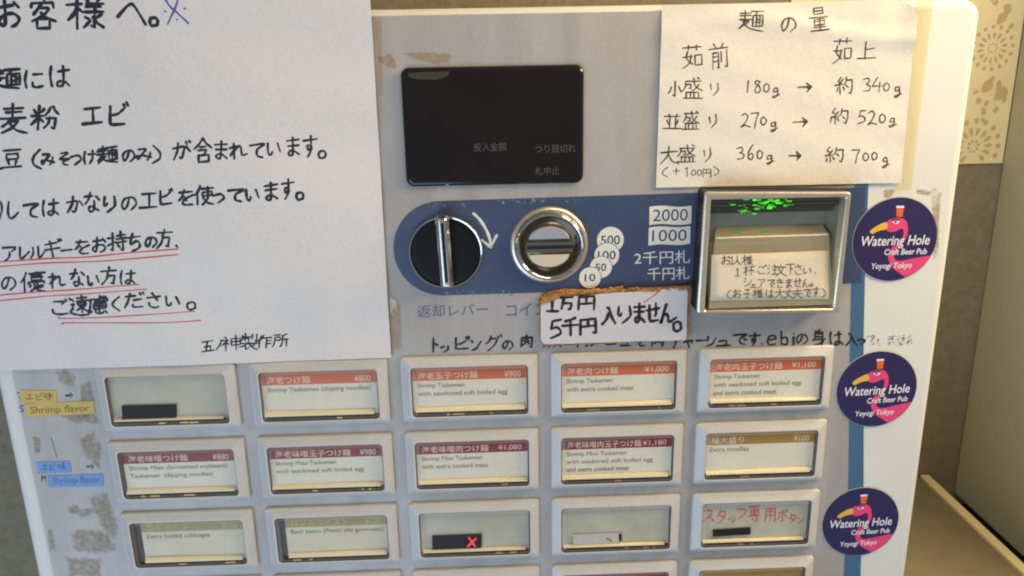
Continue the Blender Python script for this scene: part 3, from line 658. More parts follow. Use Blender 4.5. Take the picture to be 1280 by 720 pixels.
bk = obj('insert_block', Geo().loft(blk, True, True), 'bill_block', bb, smooth=False); bevel(bk, .5, 2, 25)

# ---- selection buttons
P, Q, FW, FH = 85.0, 46.167, 77.6, 39.1
shared = {}
def part(name, key, geofn, mats, parent, loc, smooth=False, bev=0):
    """a button piece; alike pieces share one mesh built round the origin"""
    if key not in shared:
        o = obj(name, geofn(), mats, smooth=smooth); shared[key] = (o.data, Vector(o.location))
    else:
        o = bpy.data.objects.new(name, shared[key][0]); COL.objects.link(o)
    if bev: bevel(o, bev)
    o.parent = parent; o.location = Vector(loc)*MM + shared[key][1] - WP(parent)
    return o
IW, IH = FW-11.0, FH-8.6; IZ = -.95   # window opening and its offset from the frame centre
def frame_geo():
    def o_(i, y, r=1.4): return rrect(0, 0, FW-2*i, FH-2*i, r, y)
    def i_(k, y, r=2.2): return rrect(0, IZ, IW-2*k, IH-2*k, r, y)
    return Geo().loft([o_(0,-.3), *[o_(1.1*(1-cos(radians(a_))), -1.75-1.1*sin(radians(a_))) for a_ in (0, 15, 30, 45, 60, 75, 88)], i_(-.7,-4.7), i_(-.2,-4.8), i_(.25,-4.5)]).loft([i_(.25,-4.5), i_(.3,-4.3), i_(.45,-.9)], mi=1)  # inner walls take the dark colour, painting in the shadow line
LBL = {
 (0,1): ('orange', '海老つけ麺', '¥800', ['Shrimp Tsukemen (dipping noodles)'], 'print_pale'),
 (0,2): ('orange', '海老玉子つけ麺', '¥900', ['Shrimp Tsukemen', 'with seadoned soft boiled egg'], 'print_pale'),
 (0,3): ('orange', '海老肉つけ麺', '¥1,000', ['Shrimp Tsukemen', 'with extra cooked meat'], 'print_pale'),
 (0,4): ('orange', '海老肉玉子つけ麺', '¥1,100', ['Shrimp Tsukemen', 'with seadoned soft boiled egg', 'and extra cooked meat'], 'print_pale'),
 (1,0): ('crimson', '海老味噌つけ麺', '¥880', ['Shrimp Miso (fermented soybeans)', 'Tsukemen  (dipping noodles)'], 'print_pale'),
 (1,1): ('crimson', '海老味噌玉子つけ麺', '¥980', ['Shrimp Miso Tsukemen', 'with seadoned soft boiled egg'], 'print_pale'),
 (1,2): ('crimson', '海老味噌肉つけ麺', '¥1,080', ['Shrimp Miso Tsukemen', 'with extra cooked meat'], 'print_pale'),
 (1,3): ('crimson', '海老味噌肉玉子つけ麺', '¥1,180', ['Shrimp Miso Tsukemen', 'with seadoned soft boiled egg', 'and extra cooked meat'], 'print_pale'),
 (1,4): ('ochre', '麺大盛り', '¥100', ['Extra noodles'], 'print_pale'),
 (2,0): ('olive', '茹キャベツ', '¥100', ['Extra boiled cabbages'], 'print_faint'),
 (2,1): ('olive', 'バジルペースト', '¥100', ['Basil pasto (Pesto alla genovese)'], 'print_faint'),
 (3,2): ('crimson', '', '', [], 'print_pale'), (3,3): ('crimson', '', '', [], 'print_pale'), (3,4): ('ochre', '', '', [], 'print_pale'), (3,1): ('ochre', '', '', [], 'print_pale')}
rb = random.Random(11)
BTN = {}
for r in range(4):
    for c_ in range(5):
        cx = c_*P+FW/2; cz = -(r*Q+FH/2)
        fr = part('select_button', 'frame', frame_geo, ['frame_plastic', 'slot_dark'], TM, (cx, 0, cz)); BTN[r, c_] = fr
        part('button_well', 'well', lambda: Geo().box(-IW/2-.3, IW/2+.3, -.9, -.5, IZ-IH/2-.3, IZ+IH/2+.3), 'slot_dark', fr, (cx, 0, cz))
        zb = cz+IZ-IH/2; ztp = cz+IZ+IH/2; x0 = cx-IW/2; x1 = cx+IW/2
        key = (r, c_); lb = LBL.get(key)
        xl = x0+.8; xr = x1-.9
        if key in ((2,0),(2,1)): xl = x0+5.5
        elif key == (1,0): xl = x0+1.6
        cm = ('card_beige' if lb[0] == 'olive' else 'card_white') if lb else 'card_grey'
        y0 = -1.7
        cb, ct = (rb.uniform(4.8, 6.2), rb.uniform(.7, 1.1)) if lb else (3.6, .7)
        prof_ = [(ztp-.5, y0), (zb+cb+3, y0)] + [(zb+3.3+(cb-.3)*(1-s_/6), y0-ct*(s_/6)**2.6) for s_ in range(1, 7)]
        gc = Geo(); NXC = 10; vv = []
        wob = rb.uniform(.1, .3); wp_ = rb.uniform(0, 6)
        for yo in (0, .25):
            for z_, y_ in prof_:
                for i_ in range(NXC+1):
                    u_ = i_/NXC; fall = max(0, (y0-y_)/ct)
                    vv.append((xl+(xr-xl)*u_, y_+yo-wob*fall*sin(u_*5+wp_)-.25*fall*(u_ > .94), z_))
        M_ = (NXC+1)*len(prof_); ff = []
        for j_ in range(len(prof_)-1):
            for i_ in range(NXC):
                a_ = j_*(NXC+1)+i_; ff += [(a_, a_+NXC+1, a_+NXC+2, a_+1), (M_+a_, M_+a_+1, M_+a_+NXC+2, M_+a_+NXC+1)]
        for i_ in range(NXC):
            a_ = (len(prof_)-1)*(NXC+1)+i_; ff += [(i_, i_+1, M_+i_+1, M_+i_), (a_, M_+a_, M_+a_+1, a_+1)]
        for j_ in range(len(prof_)-1):
            a_ = j_*(NXC+1); c2_ = a_+NXC+1; ff += [(a_, M_+a_, M_+c2_, c2_), (a_+NXC, c2_+NXC, M_+c2_+NXC, M_+a_+NXC)]
        obj('label_card', gc.add(vv, ff), cm, fr, smooth=False)
        # added cream wedge at the card foot, standing in for the cover's refracted light
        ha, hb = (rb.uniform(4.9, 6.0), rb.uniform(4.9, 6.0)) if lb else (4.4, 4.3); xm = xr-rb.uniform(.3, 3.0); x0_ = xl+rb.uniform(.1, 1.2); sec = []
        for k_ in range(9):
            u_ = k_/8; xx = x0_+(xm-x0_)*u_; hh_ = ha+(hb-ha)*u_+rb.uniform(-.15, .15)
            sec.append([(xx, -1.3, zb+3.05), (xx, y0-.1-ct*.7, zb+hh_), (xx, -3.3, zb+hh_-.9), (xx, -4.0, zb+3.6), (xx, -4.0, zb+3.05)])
        obj('refraction_wedge', Geo().loft(sec, True, True), 'refraction_wedge', fr, smooth=True)
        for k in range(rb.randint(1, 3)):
            xx = rb.uniform(x0+6, x1-10); obj('slot_glint', Geo().box(xx, xx+rb.uniform(1.2, 7), -3.4, -.9, zb+.5, zb+1.3), 'glint_gold', fr)  # gold bars painted in for warm reflections inside the slot
        if lb:
            hd, jp, pr, lines, pm = lb
            tb = ztp-.5-8.5 if hd != 'olive' else ztp-.5-7.6
            obj('header_band', Geo().box(xl, xr, y0-.06, y0, tb, ztp-.5), hd, fr)
            g = Geo()
            if jp:
                n_ = len(jp); wj = min(n_*4.85, 43.6); printed(g, jp, (xl+3.2, tb+.8, xl+3.2+wj, tb+.8+4.4), y0-.10, .006)
                wp_ = len(pr)*2.3; obj('price_lettering', printed(Geo(), pr, (xr-3.4-wp_, tb+.9, xr-3.4, tb+4.8), y0-.10), pm, fr, smooth=False)
                obj('dish_lettering', g, pm, fr, smooth=False)
            g = Geo()
            for k, s in enumerate(lines):
                wl = min(len(s)*1.76, xr-xl-5); zz = tb-4.4-5.0*k
                printed(g, s, (xl+2.9, zz-(.7 if any(q in s for q in 'gp(,') else 0), xl+2.9+wl, zz+2.9), y0-.14)
            def follow(z_):
                s_ = (zb+3.3+cb-.3-z_)/(cb-.3); return y0-ct*max(0, s_)**2.6-(.35 if s_ > 0 else 0)
            g.v = [(a_, follow(c3_)-.14, c3_) for a_, _, c3_ in g.v]
            if lines: obj('english_lettering', g, 'print_grey', fr, smooth=False)
        part('clear_window', 'win', lambda: Geo().loft([rrect(0,IZ,IW-.9,IH-.9,2,-3.7), rrect(0,IZ,IW-1.3,IH-1.3,1.8,-4.1), rrect(.6,IZ+.3,IW-4.4,IH-4.2,1.2,-4.7)], False, False, 1).add(rrect(.6,IZ+.3,IW-4.4,IH-4.2,1.2,-4.7), [tuple(range(20))], 0), ['clear_cap', 'cap_facet'], fr, (cx, 0, cz))
# sold-out lamps behind the blank windows
def lamp(key, q, mt='led_black'):
    c4 = [at(*p, -2.8) for p in q]; return obj('sold_out_lamp', Geo().slab(c4, -2.9, -2.0), mt, BTN[key])
lamp((0,0), ((152,507.5),(220,506),(220.5,523),(153,525)))
l_ = lamp((2,2), ((540,670.5),(602,668),(602,684.5),(540.5,687)))
g = Geo(); scribe(g, [(586,672),(594,683)], 1.3, -2.95); scribe(g, [(595,673),(585,683)], 1.3, -2.95); obj('lit_cross', g, 'led_red', l_, smooth=False)
lamp((2,3), ((716,669),(776,666.5),(776.5,678),(716.5,681)), 'frame_plastic')
lamp((2,3), ((773,667),(776.5,667),(777,677),(774,677)))
g = Geo(); scribe(g, [(759,673),(764,676)], 2.0, -2.95); obj('painted_glow', g, 'orange', BTN[2,3], smooth=False)  # faint red lamp glow painted as an orange stroke
lamp((2,4), ((891,663),(938,660),(938.5,668),(891.5,671)))
g = write(Geo(), L('ス 886 645 17 17; タ 902 645 14 18; ッ 915 649 11 11; フ 927 643 14 16; 専 943 643 16 22; 用 963 643 16 20; ボ 978 645 14 16; タ 991 648 11 13; ン 1001 650 10 10'), .8, -1.9, slope=-.02)
obj('staff_lettering', g, 'ink_red', BTN[2,4], smooth=False)

# ---- marker line written across the panel, fading out over the white shell
g = write(Geo(), L('ト 544 431 16 20; ッ 556 435 13 13; ピ 577 430 23 19; ン 595 431 15 16; グ 616 430 22 21; の 635 431 16 17; 肉 658 427 17 17; は 686 426 17 19; れ 704 426 15 18; ナ 722 427 14 16; ん 738 426 14 16; エ 764 426 14 14; ユ 782 427 14 14; と 801 426 14 16; 肉 822 425 17 18; チ 845 426 13 19; ャ 861 428 15 15; ー 876 426 14 14; シ 889 426 14 15; ュ 904 427 19 15; で 926 424 20 17; す 943 424 16 18; 点 953 430 6 6; e 965 424 16 17; b 981 423 14 20; i 992 424 12 18; の 1003 424 17 18; 身 1024 422 18 21; は 1045 423 18 19; 入 1064 424 18 19; っ 1077 425 15 15'.replace('ナ','千').replace('ユ','ュ').replace('と','を')), 1.35, -.66, slope=-.02)
obj('marker_line', g, 'ink_marker', TM, smooth=False)
g = write(Geo(), L('て 1090 425 13 14; い 1102 427 11 13; ま 1114 425 12 14; せ 1127 425 12 14; ん 1139 424 12 13'), 1.2, -.30, slope=-.02)
obj('faded_marker', g, 'ink_faded', TM, smooth=False)
# ---- tape residue on panel and shell (worn patches)
def res(pts, mt, y, nm='tape_residue'):
    p = densify([at(a, b, y) for a, b in pts]+[at(*pts[0], y)], 4)[:-1]; n = len(p)
    c = (sum(a for a, _ in p)/n, sum(b for _, b in p)/n)
    p = [(a+random.uniform(-.5, .5), b_+random.uniform(-.5, .5)) for a, b_ in p]
    g = Geo(); v = [(a, y, b_) for a, b_ in p]+[(c[0]+(a-c[0])*.72, y, c[1]+(b_-c[1])*.72) for a, b_ in p]+[(c[0], y, c[1])]
    g.add(v, [(i, (i+1) % n, n+(i+1) % n, n+i) for i in range(n)]+[(n+i, n+(i+1) % n, 2*n) for i in range(n)])
    o = obj(nm, g, mt, TM, smooth=None)
    at_ = o.data.attributes.new('cover', 'FLOAT', 'POINT'); at_.data.foreach_set('value', [0.0]*n+[1.0]*(n+1))
    return o
for pts, mt in ((((68,464),(80,461),(97,470),(94,486),(76,480)),'residue'), (((100,478),(112,474),(120,500),(112,528),(97,522)),'residue'), (((60,516),(120,512),(128,530),(96,530)),'residue'),
    (((40,545),(50,545),(52,566),(44,568)),'residue'), (((96,545),(118,538),(128,560),(126,590),(104,570)),'residue'), (((110,620),(133,612),(150,662),(145,676),(126,660)),'residue'),
    (((83,632),(92,630),(100,636),(122,634),(125,642),(104,648),(86,642)),'residue'), (((88,666),(100,660),(140,664),(147,690),(120,694),(90,690)),'residue'), (((58,658),(66,662),(70,690),(62,690)),'residue'), (((80,694),(128,698),(130,722),(84,722)),'residue'),
    (((498,66),(540,64),(566,68),(566,80),(545,80),(520,76)),'residue_tan'), (((470,70),(490,66),(498,86),(486,86),(474,78)),'residue_tan'), (((468,20),(477,20),(479,120),(474,120)),'residue_orange'), (((484,380),(500,374),(504,440),(488,444)),'residue_orange')):
    res(pts, mt, -.5)
for pts in (((1103,236),(1116,235),(1119,241),(1112,250),(1104,247)), ((1144,238),(1152,236),(1166,240),(1164,244),(1146,242)), ((1165,236),(1176,236),(1173,328),(1167,328))):
    res(pts, 'residue_tan', -.08)
g = Geo()
for a, b in (((64,547),(71,572)),): scribe(g, [a, (67,556), b], .5, -.5)
obj('brown_scratch', g, 'slot_dark', TM, smooth=False)
g = Geo()
write(g, [('⇒', 86.5, 494.5, 10, 8), ('⇒', 113, 583.5, 11, 9), ('S', 27.5, 511, 7, 10), ('M', 54.5, 598, 7, 10), ('点', 25, 497, 5, 6), ('ー', 24, 491, 5, 6)], .7, -.5)
obj('old_lettering', g, 'ink_marker', TM, smooth=False)

# =================================================================== LOOSE THINGS ON THE MACHINE
def sheet_grid(x0, x1, z0, z1, surf, nx, nz, th=.18, warp=None):
    g = Geo(); v = []
    warp = warp or (lambda x, z: (x, z))
    for side in (0, 1):
        for j in range(nz+1):
            for i in range(nx+1):
                x, z = warp(x0+(x1-x0)*i/nx, z0+(z1-z0)*j/nz); v.append((x, surf(x, z)+side*th, z))
    N = (nx+1)*(nz+1); f = []
    for j in range(nz):
        for i in range(nx):
            a = j*(nx+1)+i; f.append((a, a+1, a+nx+2, a+nx+1)); f.append((N+a, N+a+nx+1, N+a+nx+2, N+a+1))
    for i in range(nx):
        f.append((i, N+i, N+i+1, i+1)); a = nz*(nx+1)+i; f.append((a, a+1, N+a+1, N+a))
    for j in range(nz):
        a = j*(nx+1); b = a+nx+1; f.append((a, b, N+b, N+a)); a += nx; b += nx; f.append((a, N+a, N+b, b))
    return g.add(v, f)
# ---- allergy notice, left
def surfA(x, z):
    return -2.6 - .7*sin(x/47+.6)*sin(z/60+1) - .4*sin(x/23+z/31) - .4*sin(z/8+x/50)*max(0, (x-40)/110)-.25*sin(x/6.5+z/40)*max(0, (70-z)/90) - 1.0*math.exp(-((x-100)/60)**2-((z-75)/22)**2)
nA = thing('allergy_notice', 'large white handwritten allergy notice with red underlines, taped over the upper left of the machine', 'notice', (34, -5, 100))
obj('paper_sheet', sheet_grid(-98, 165.8, -.1, 210, surfA, 60, 48, warp=lambda x, z: (x+(z-95)*.006*(x > 0), z+.004*(x-34))), 'paper', nA, smooth=True)
YA = -2.9
A = Geo(); k = dict(y=YA, surf=surfA, taper=.15)
write(A, L('お 10 16 36 42; 客 53 17 38 44; 様 106 15 52 42; へ 164 19 42 48; 。 192 27 12 12'), 2.1, slope=.03, **k)
write(A, L('麺 5 99 42 29; に 41 99 28 27; は 73 95 31 31'), 1.9, slope=-.05, **k)
write(A, L('麦 16 148 36 38; 粉 55 147 36 34; エ 115 145 28 30; ビ 147 144 28 32; ー 0 211 7 6'), 1.9, slope=-.03, **k)
write(A, L('豆 15 199 28 28; ( 46 200 34 30; み 60 199 20 19; そ 80 199 18 19; つ 95 199 16 20; け 112 197 18 20; 麺 134 194 28 25; の 160 195 19 22; み 181 193 22 20; ) 194 193 32 26; が 227 189 25 26; 含 254 188 24 31; ま 276 189 22 26; れ 298 188 24 23; て 322 189 22 22; い 342 186 21 25; ま 366 184 22 28; す 387 184 20 29; 。 402 193 10 10'), 1.6, slope=-.05, **k)
scribe(A, [(1,252),(2.5,262),(-1,274)], 1.6, YA, surfA, True)
write(A, L('し 16 263 23 25; て 39 263 24 23; は 63 260 25 24; か 94 256 24 24; な 115 254 25 27; り 137 255 24 24; の 161 255 22 24; エ 186 251 25 24; ビ 207 247 22 24; を 233 247 24 23; 使 256 244 26 25; っ 274 243 24 26; て 296 244 23 20; い 316 243 22 25; ま 339 239 23 26; す 360 237 19 28; 。 375 245 10 10'), 1.7, slope=-.06, **k)
write(A, L('ア 12 317 20 20; レ 30 316 16 18; ル 46 315 19 18; ギ 66 311 23 25; ー 84 313 16 16; を 103 309 21 20; お 124 306 23 24; 持 147 302 25 26; ち 168 302 20 26; の 189 303 18 20; 方 206 298 22 27; 、 223 308 8 8'), 1.55, slope=-.06, **k)
write(A, L('の 10 354 22 24; 優 41 352 34 27; れ 71 350 24 21; な 97 348 23 23; い 117 350 19 20; 方 137 345 23 23; は 160 346 23 21'), 1.6, slope=-.06, **k)
write(A, L('ご 75 384 27 22; 遠 100 382 24 27; 慮 124 381 27 26; く 146 380 22 20; だ 168 376 26 22; さ 193 376 21 22; い 216 376 24 20; 。 239 382 12 11'), 1.6, slope=-.05, **k)
write(A, L('五 260 433 18 17; ノ 274 431 12 15; 神 289 429 26 19; 製 311 427 23 20; 作 330 427 20 17; 所 351 426 22 17'), 1.15, slope=-.05, **k)
obj('handwriting', A, 'ink', nA, smooth=False)
g = Geo()
for pts in (((-8,328),(60,323),(110,321),(160,316),(223,311)), ((-8,334),(60,328.5),(130,326),(223,318)), ((-8,370),(40,365.5),(90,362),(174,355)), ((-8,377),(60,370),(100,367.5),(184,361)), ((74,396),(80,398),(150,395),(243,389)), ((79,405.5),(82,403.5),(140,403),(200,403),(251,400.5))):
    scribe(g, list(pts), .95, YA, surfA, True, taper=.1)
obj('red_underlines', g, 'ink_red', nA, smooth=False)
g = Geo()
for pts in (((205,-3),(212,8),(222,17),(235,29)), ((222,-3),(219,8),(209,30))): scribe(g, list(pts), 1.2, YA, surfA, True)
for p in ((205.5,14),(230,10.5),(220,24),(214,-2)): scribe(g, [p, (p[0]+1.2,p[1]+.6)], 1.2, YA, surfA)
obj('blue_mark', g, 'ink_blue', nA, smooth=False)
g = Geo().slab([at(a, b, -4) for a, b in ((486,372),(495,378),(496.5,396),(487,394))], -2.2, -.6); obj('corner_tape', g, 'clear_tape', nA)

# ---- noodle amount notice, upper right
cB = [at(828.5,6.5,-3), at(1149,-1,-3), at(1128,229,-3), at(820.5,235,-3)]
bx0, bx1 = (cB[0][0]+cB[3][0])/2, (cB[1][0]+cB[2][0])/2
bz0, bz1 = cB[3][1], cB[0][1]
def surfB(x, z):
    u = (x-bx0)/(bx1-bx0); v = (z-bz0)/(bz1-bz0)
    y = -1.7-.4*sin(u*5+1)*sin(v*4) - 1.6*math.exp(-((v-.86-.06*sin(u*5))/.045)**2)*(.3+u)*.8 - .9*math.exp(-((u-v*.35-.5)/.05)**2)*max(0, v-.68)*2 - .15*sin(z/4+x/11)
    y -= 2.5*max(0, u-.93)/.07*max(0, v-.7)/.3
    return y
nB = thing('noodle_amount_notice', 'cream handwritten sheet listing noodle grams with arrows, above the bill slot', 'notice', (380, -3, 138))
def warpB(x, z):
    u = (x-bx0)/(bx1-bx0); v = (z-bz0)/(bz1-bz0); l0 = cB[3][0]*(1-v)+cB[0][0]*v; r0 = cB[2][0]*(1-v)+cB[1][0]*v
    zz = bz0+(cB[2][1]-bz0)*u; z1_ = cB[0][1]+(cB[1][1]-cB[0][1])*u; d = max(0, u-.9)/.1*max(0, v-.88)/.12
    return l0+(r0-l0)*u-3.2*d**2, zz+(z1_-zz)*v-3.2*d**2
obj('paper_sheet', sheet_grid(bx0, bx1, bz0, bz1, surfB, 44, 36, warp=warpB), 'paper_warm', nB, smooth=True)
B = Geo(); k = dict(y=-2.2, surf=surfB)
write(B, L('麺 939 26 33 29; の 986 31 22 28; 量 1024 25 25 33; 茹 866 71 27 33; 前 899 70 27 33; 茹 1054 64 26 33; 上 1084 63 25 25'), .98, slope=-.03, **k)
write(B, L('小 844 112 21 23; 盛 866 111 25 28; リ 893 111 16 20; 1 935 108 14 18; 8 948 108 14 19; 0 958.5 109.5 12 15; g 970 113 15 18; 約 1057 107 25 25; 3 1085 107 15 20; 4 1097 106 17 21; 0 1109 107.5 12 15; g 1122 112 15 19'), .98, slope=-.02, **k)
write(B, L('並 841 152 24 22; 盛 864 151 24 27; リ 891 152 17 20; 2 931 151 16 21; 7 944 151 15 23; 0 955 151 12 14; g 967 156 14 19; 約 1051 146 25 23; 5 1078 147 16 21; 2 1091 148 15 20; 0 1104 147 13 15; g 1116 151 14 19'), .98, slope=-.02, **k)
write(B, L('大 837 194 25 23; 盛 859 193 24 25; リ 884 194 16 21; 3 926 192 15 20; 6 939 191 14 22; 0 950 193 12 15; g 962 197 14 19; 約 1044 194 25 22; 7 1071 195 15 20; 0 1083 195.5 12 14; 0 1094 195 12 14; g 1107 201 14 20'), .98, slope=-.02, **k)
write(B, L('( 833 215 20 14; + 845.5 214 12 13; ı 859.5 215 10 14; 0 867.5 215.5 9 10; 0 874.5 215 9 10; 円 884 216.5 12 12; ) 895 214 20 14'), .7, slope=-.02, **k)
for a, b in (((998,109),(1015,108.5)), ((992,153),(1010,152)), ((987,195),(1002,194.5))):
    scribe(B, [a, b], 1.0, -2.2, surfB); 
    scribe(B, [(b[0]-6,b[1]-4.5),(b[0],b[1]),(b[0]-5.5,b[1]+6)], 1.1, -2.2, surfB); scribe(B, [(b[0]-5,b[1]-1),(b[0]-4,b[1]+3),(b[0]-1,b[1])], 1.2, -2.2, surfB)
obj('handwriting', B, 'ink_brown', nB, smooth=False)
g = Geo().sheet([at(a, b, -2.2) for a, b in ((1136,-4),(1158,-4),(1130,238),(1108,240))], -2.0)
def warpT(x, z):
    v = (z-88)/100; return 438+9*((x-438)/9)+(447-443)*v*0+x*0+ (x-438)*0, z
tx0 = at(1128,238,-1)[0]; tx1 = at(1153,0,-1)[0]
obj('clear_tape', sheet_grid(-4.5, 4.5, 88, 186.5, lambda x, z: -.6-.25*sin(z/7)-.2*sin(x+z/13), 6, 60, .05, warp=lambda x, z: (x+447.5, z)), 'wide_tape', nB, smooth=True)

# ---- torn cardboard card
cc = thing('cardboard_sign', 'torn white faced cardboard sign with thick black writing, taped under the coin slot', 'sign', (290, -3, 5))
rc = random.Random(2)
def edge(a, b, n, amp, y):
    out = []
    for i in range(n):
        t = i/n; x, z = at(a[0]*(1-t)+b[0]*t, a[1]*(1-t)+b[1]*t, y); out.append((x+rc.uniform(-amp, amp)*.4, z+rc.uniform(-amp, amp)))
    return out
topw = [(676,380),(690,377),(700,372),(706,369),(722,371),(742,369.5),(752,367),(775,366),(796,364),(820,362.5),(848,360),(856,359.5),(859.5,364)]
yc = -4.2
face = []
for i in range(len(topw)-1): face += edge(topw[i], topw[i+1], 3, .12, yc)
face += edge((859.5,364), (858,423), 5, .12, yc)+edge((858,423),(855,425),1,.0,yc)+edge((855,425),(680,430.5), 10, .12, yc)+edge((680,430.5),(676,424),2,.1,yc)+edge((676,424),(676,380),4,.1,yc)
body = edge((674,374),(682,366),3,.3,-2)+edge((682,366),(706,361.5),5,.4,-2)+edge((706,361.5),(760,363.5),8,.4,-2)+edge((760,363.5),(858,357),12,.4,-2)+edge((858,357),(861.5,361),2,0,-2)+edge((861.5,361),(860.5,424),4,.1,-2)+edge((860.5,424),(680,432),4,.1,-2)+edge((680,432),(674,420),2,.1,-2)+edge((674,420),(674,374),3,.1,-2)
obj('cardboard_body', Geo().slab(body, -3.4, -.7), 'cardboard', cc, smooth=False)
obj('white_facing', Geo().slab(face, yc, -3.3), 'card_face', cc, smooth=False)
g = Geo()      # ragged torn fluting along the top edge
for i in range(46):
    t = i/45; pxx = 676+183*t; up = 362.5-4*t+(5*(1-t)**6*2); x, z = at(pxx, up+rc.uniform(0, 4), -3.6)
    w_ = rc.uniform(1.2, 2.6); h_ = rc.uniform(.5, 1.3); y_ = rc.uniform(-5.0, -3.9)
    a = rc.uniform(-.5, .5)
    g.loft([[(x-w_, -3.2, z-h_-a), (x+w_, -3.2, z-h_+a), (x+w_*.9, -3.2, z+h_+a), (x-w_*.9, -3.2, z+h_-a)], [(x-w_*.7, y_, z-h_*.4-a), (x+w_*.8, y_+.2, z-h_*.3+a), (x+w_*.6, y_, z+h_*.6+a), (x-w_*.7, y_+.3, z+h_*.5-a)]], True, True)
obj('torn_edge', g, 'cardboard', cc, smooth=False, props={'kind': 'stuff'})
flap = [at(a, b, -5) for a, b in ((675,376),(681,371.5),(690,369.5),(698,367),(702,369.5),(697,373),(688,377),(676,381))]
obj('peeled_flap', Geo().slab(flap, -5.2, -4.3), 'cardboard', cc, smooth=False)
g = Geo(); k = dict(y=-4.25, taper=.05, jit=.01)
scribe(g, [(690.5,377),(690,389)], 1.9, -4.25, taper=0); scribe(g, [(683.5,389),(698,389)], 1.9, -4.25, taper=0)
scribe(g, [(701,372),(716,371.5)], 1.9, -4.25); scribe(g, [(705,372),(702,386)], 1.9, -4.25); scribe(g, [(704,379),(714.5,379),(713,387),(710,386)], 1.9, -4.25)
scribe(g, [(724,371.5),(723,387)], 1.9, -4.25, taper=0); scribe(g, [(724,371.5),(743,370.5),(742.5,387)], 1.9, -4.25, taper=0); scribe(g, [(733,372),(733,379)], 1.8, -4.25); scribe(g, [(724,380),(742,379)], 1.8, -4.25)
write(g, L('5 694.5 411.5 24 27; 千 713 408 22 25; 円 735 408 25 22; 入 761 394 19 24; り 781 393 25 26; ま 799 392 18 29; せ 816 391 19 28; ん 834.5 392 23 27; 。 846.5 408 11 13'), 1.9, slope=-.04, **k)
obj('black_writing', g, 'ink_marker', cc, smooth=False)
g = Geo(); scribe(g, [(828,361),(818,369),(805,378)], .9, -4.25); obj('pink_stroke', g, 'ink_pink', cc, smooth=False)

# ---- small note on the bill slot
def plane_y(z): 
    t = (z-q[3][1])/(q[0][1]-q[3][1]); return -12.5+4.5*t
ncn = [(889.5,318.5),(1035.5,313),(1036.5,374),(888,376)]
def onblk(px, py):
    y = -10.5
    for _ in range(5): x, z = at(px, py, y); y = plane_y(z)-.6
    return x, y, z
nn = thing('order_note', 'small white handwritten note taped inside the bill slot', 'note', (376, -10, 42))
c4 = [onblk(*p) for p in ncn]
v = []; N = 12
for j in range(7):
    for i in range(N+1):
        u, w_ = i/N, j/6
        p = [(c4[0][a]*(1-u)+c4[1][a]*u)*(1-w_)+(c4[3][a]*(1-u)+c4[2][a]*u)*w_ for a in range(3)]
        p[1] -= .25*sin(u*4)*sin(w_*3+.5); v.append(tuple(p))
f = [(j*(N+1)+i, j*(N+1)+i+1, (j+1)*(N+1)+i+1, (j+1)*(N+1)+i) for j in range(6) for i in range(N)]
o = obj('paper_slip', Geo().add(v, f), 'paper', nn, smooth=True); md = o.modifiers.new('s', 'SOLIDIFY'); md.thickness = .0001; md.offset = 1
sN = lambda x, z: plane_y(z)-.95
g = Geo(); ym = -11.2
def onwrite(items, r):
    for ch, cx, cy, w_, h_ in items:
        for s in ST[ch]:
            sm, p = parse(s); p = smoothpath(p) if sm else densify(p); pts = []
            for u, v_ in p:
                x, y, z = onblk(cx+(u-.5)*w_, cy+(v_-.5)*h_); pts.append((x, z))
            pen(g, pts, r, sN, thick=.08)
onwrite(L('お 907 325 14 14; I 915 325 8 12; 人 921.5 325 12 13; 様 934 325 15 13; I 922 340 10 12; 杯 936 338 15 14; ご 952 337 13 12; 注 966 337 15 14; 文 976 338 16 16; 下 988 336 13 16; さ 998 337 12 15; い 1009 338 13 12; 点 1019 341 5 5; シ 935 352 11 12; ェ 942 356 10 9; ア 952 354 11 13; で 964 354 11 12; き 975 354 12 13; ま 986 354 11 13; せ 997 353 11 13; ん 1007 354 10 12; 。 1014 356 4 4; ( 912 368 16 14; お 921 367 13 13; 子 934 367 11 14; 様 947 367 15 13; は 962 367 12 13; 大 975 367 15 13; 丈 986 367 13 14; 夫 997 367 14 14; で 1009 366 12 12; す 1020 365 11 14; ) 1029 366 16 14'), .24)
obj('handwriting', g, 'ink_brown', nn, smooth=False)
v = []
tq = [onblk(886,303), onblk(1040,299), onblk(1043,383), onblk(884,387)]
NX, NZ = 26, 16; rt = random.Random(9)
for j in range(NZ+1):
    for i in range(NX+1):
        u, w_ = i/NX, j/NZ
        p = [(tq[0][a]*(1-u)+tq[1][a]*u)*(1-w_)+(tq[3][a]*(1-u)+tq[2][a]*u)*w_ for a in range(3)]
        e = max(0, w_-.8)/.2; p[1] -= .75+e*(.8+.9*sin(u*9+1)+rt.uniform(-.3, .3)); p[2] -= e*1.6*u*0; v.append(tuple(p))
f = [(j*(NX+1)+i, j*(NX+1)+i+1, (j+1)*(NX+1)+i+1, (j+1)*(NX+1)+i) for j in range(NZ) for i in range(NX)]
obj('clear_tape', Geo().add(v, f), 'clear_tape', nn, smooth=False)

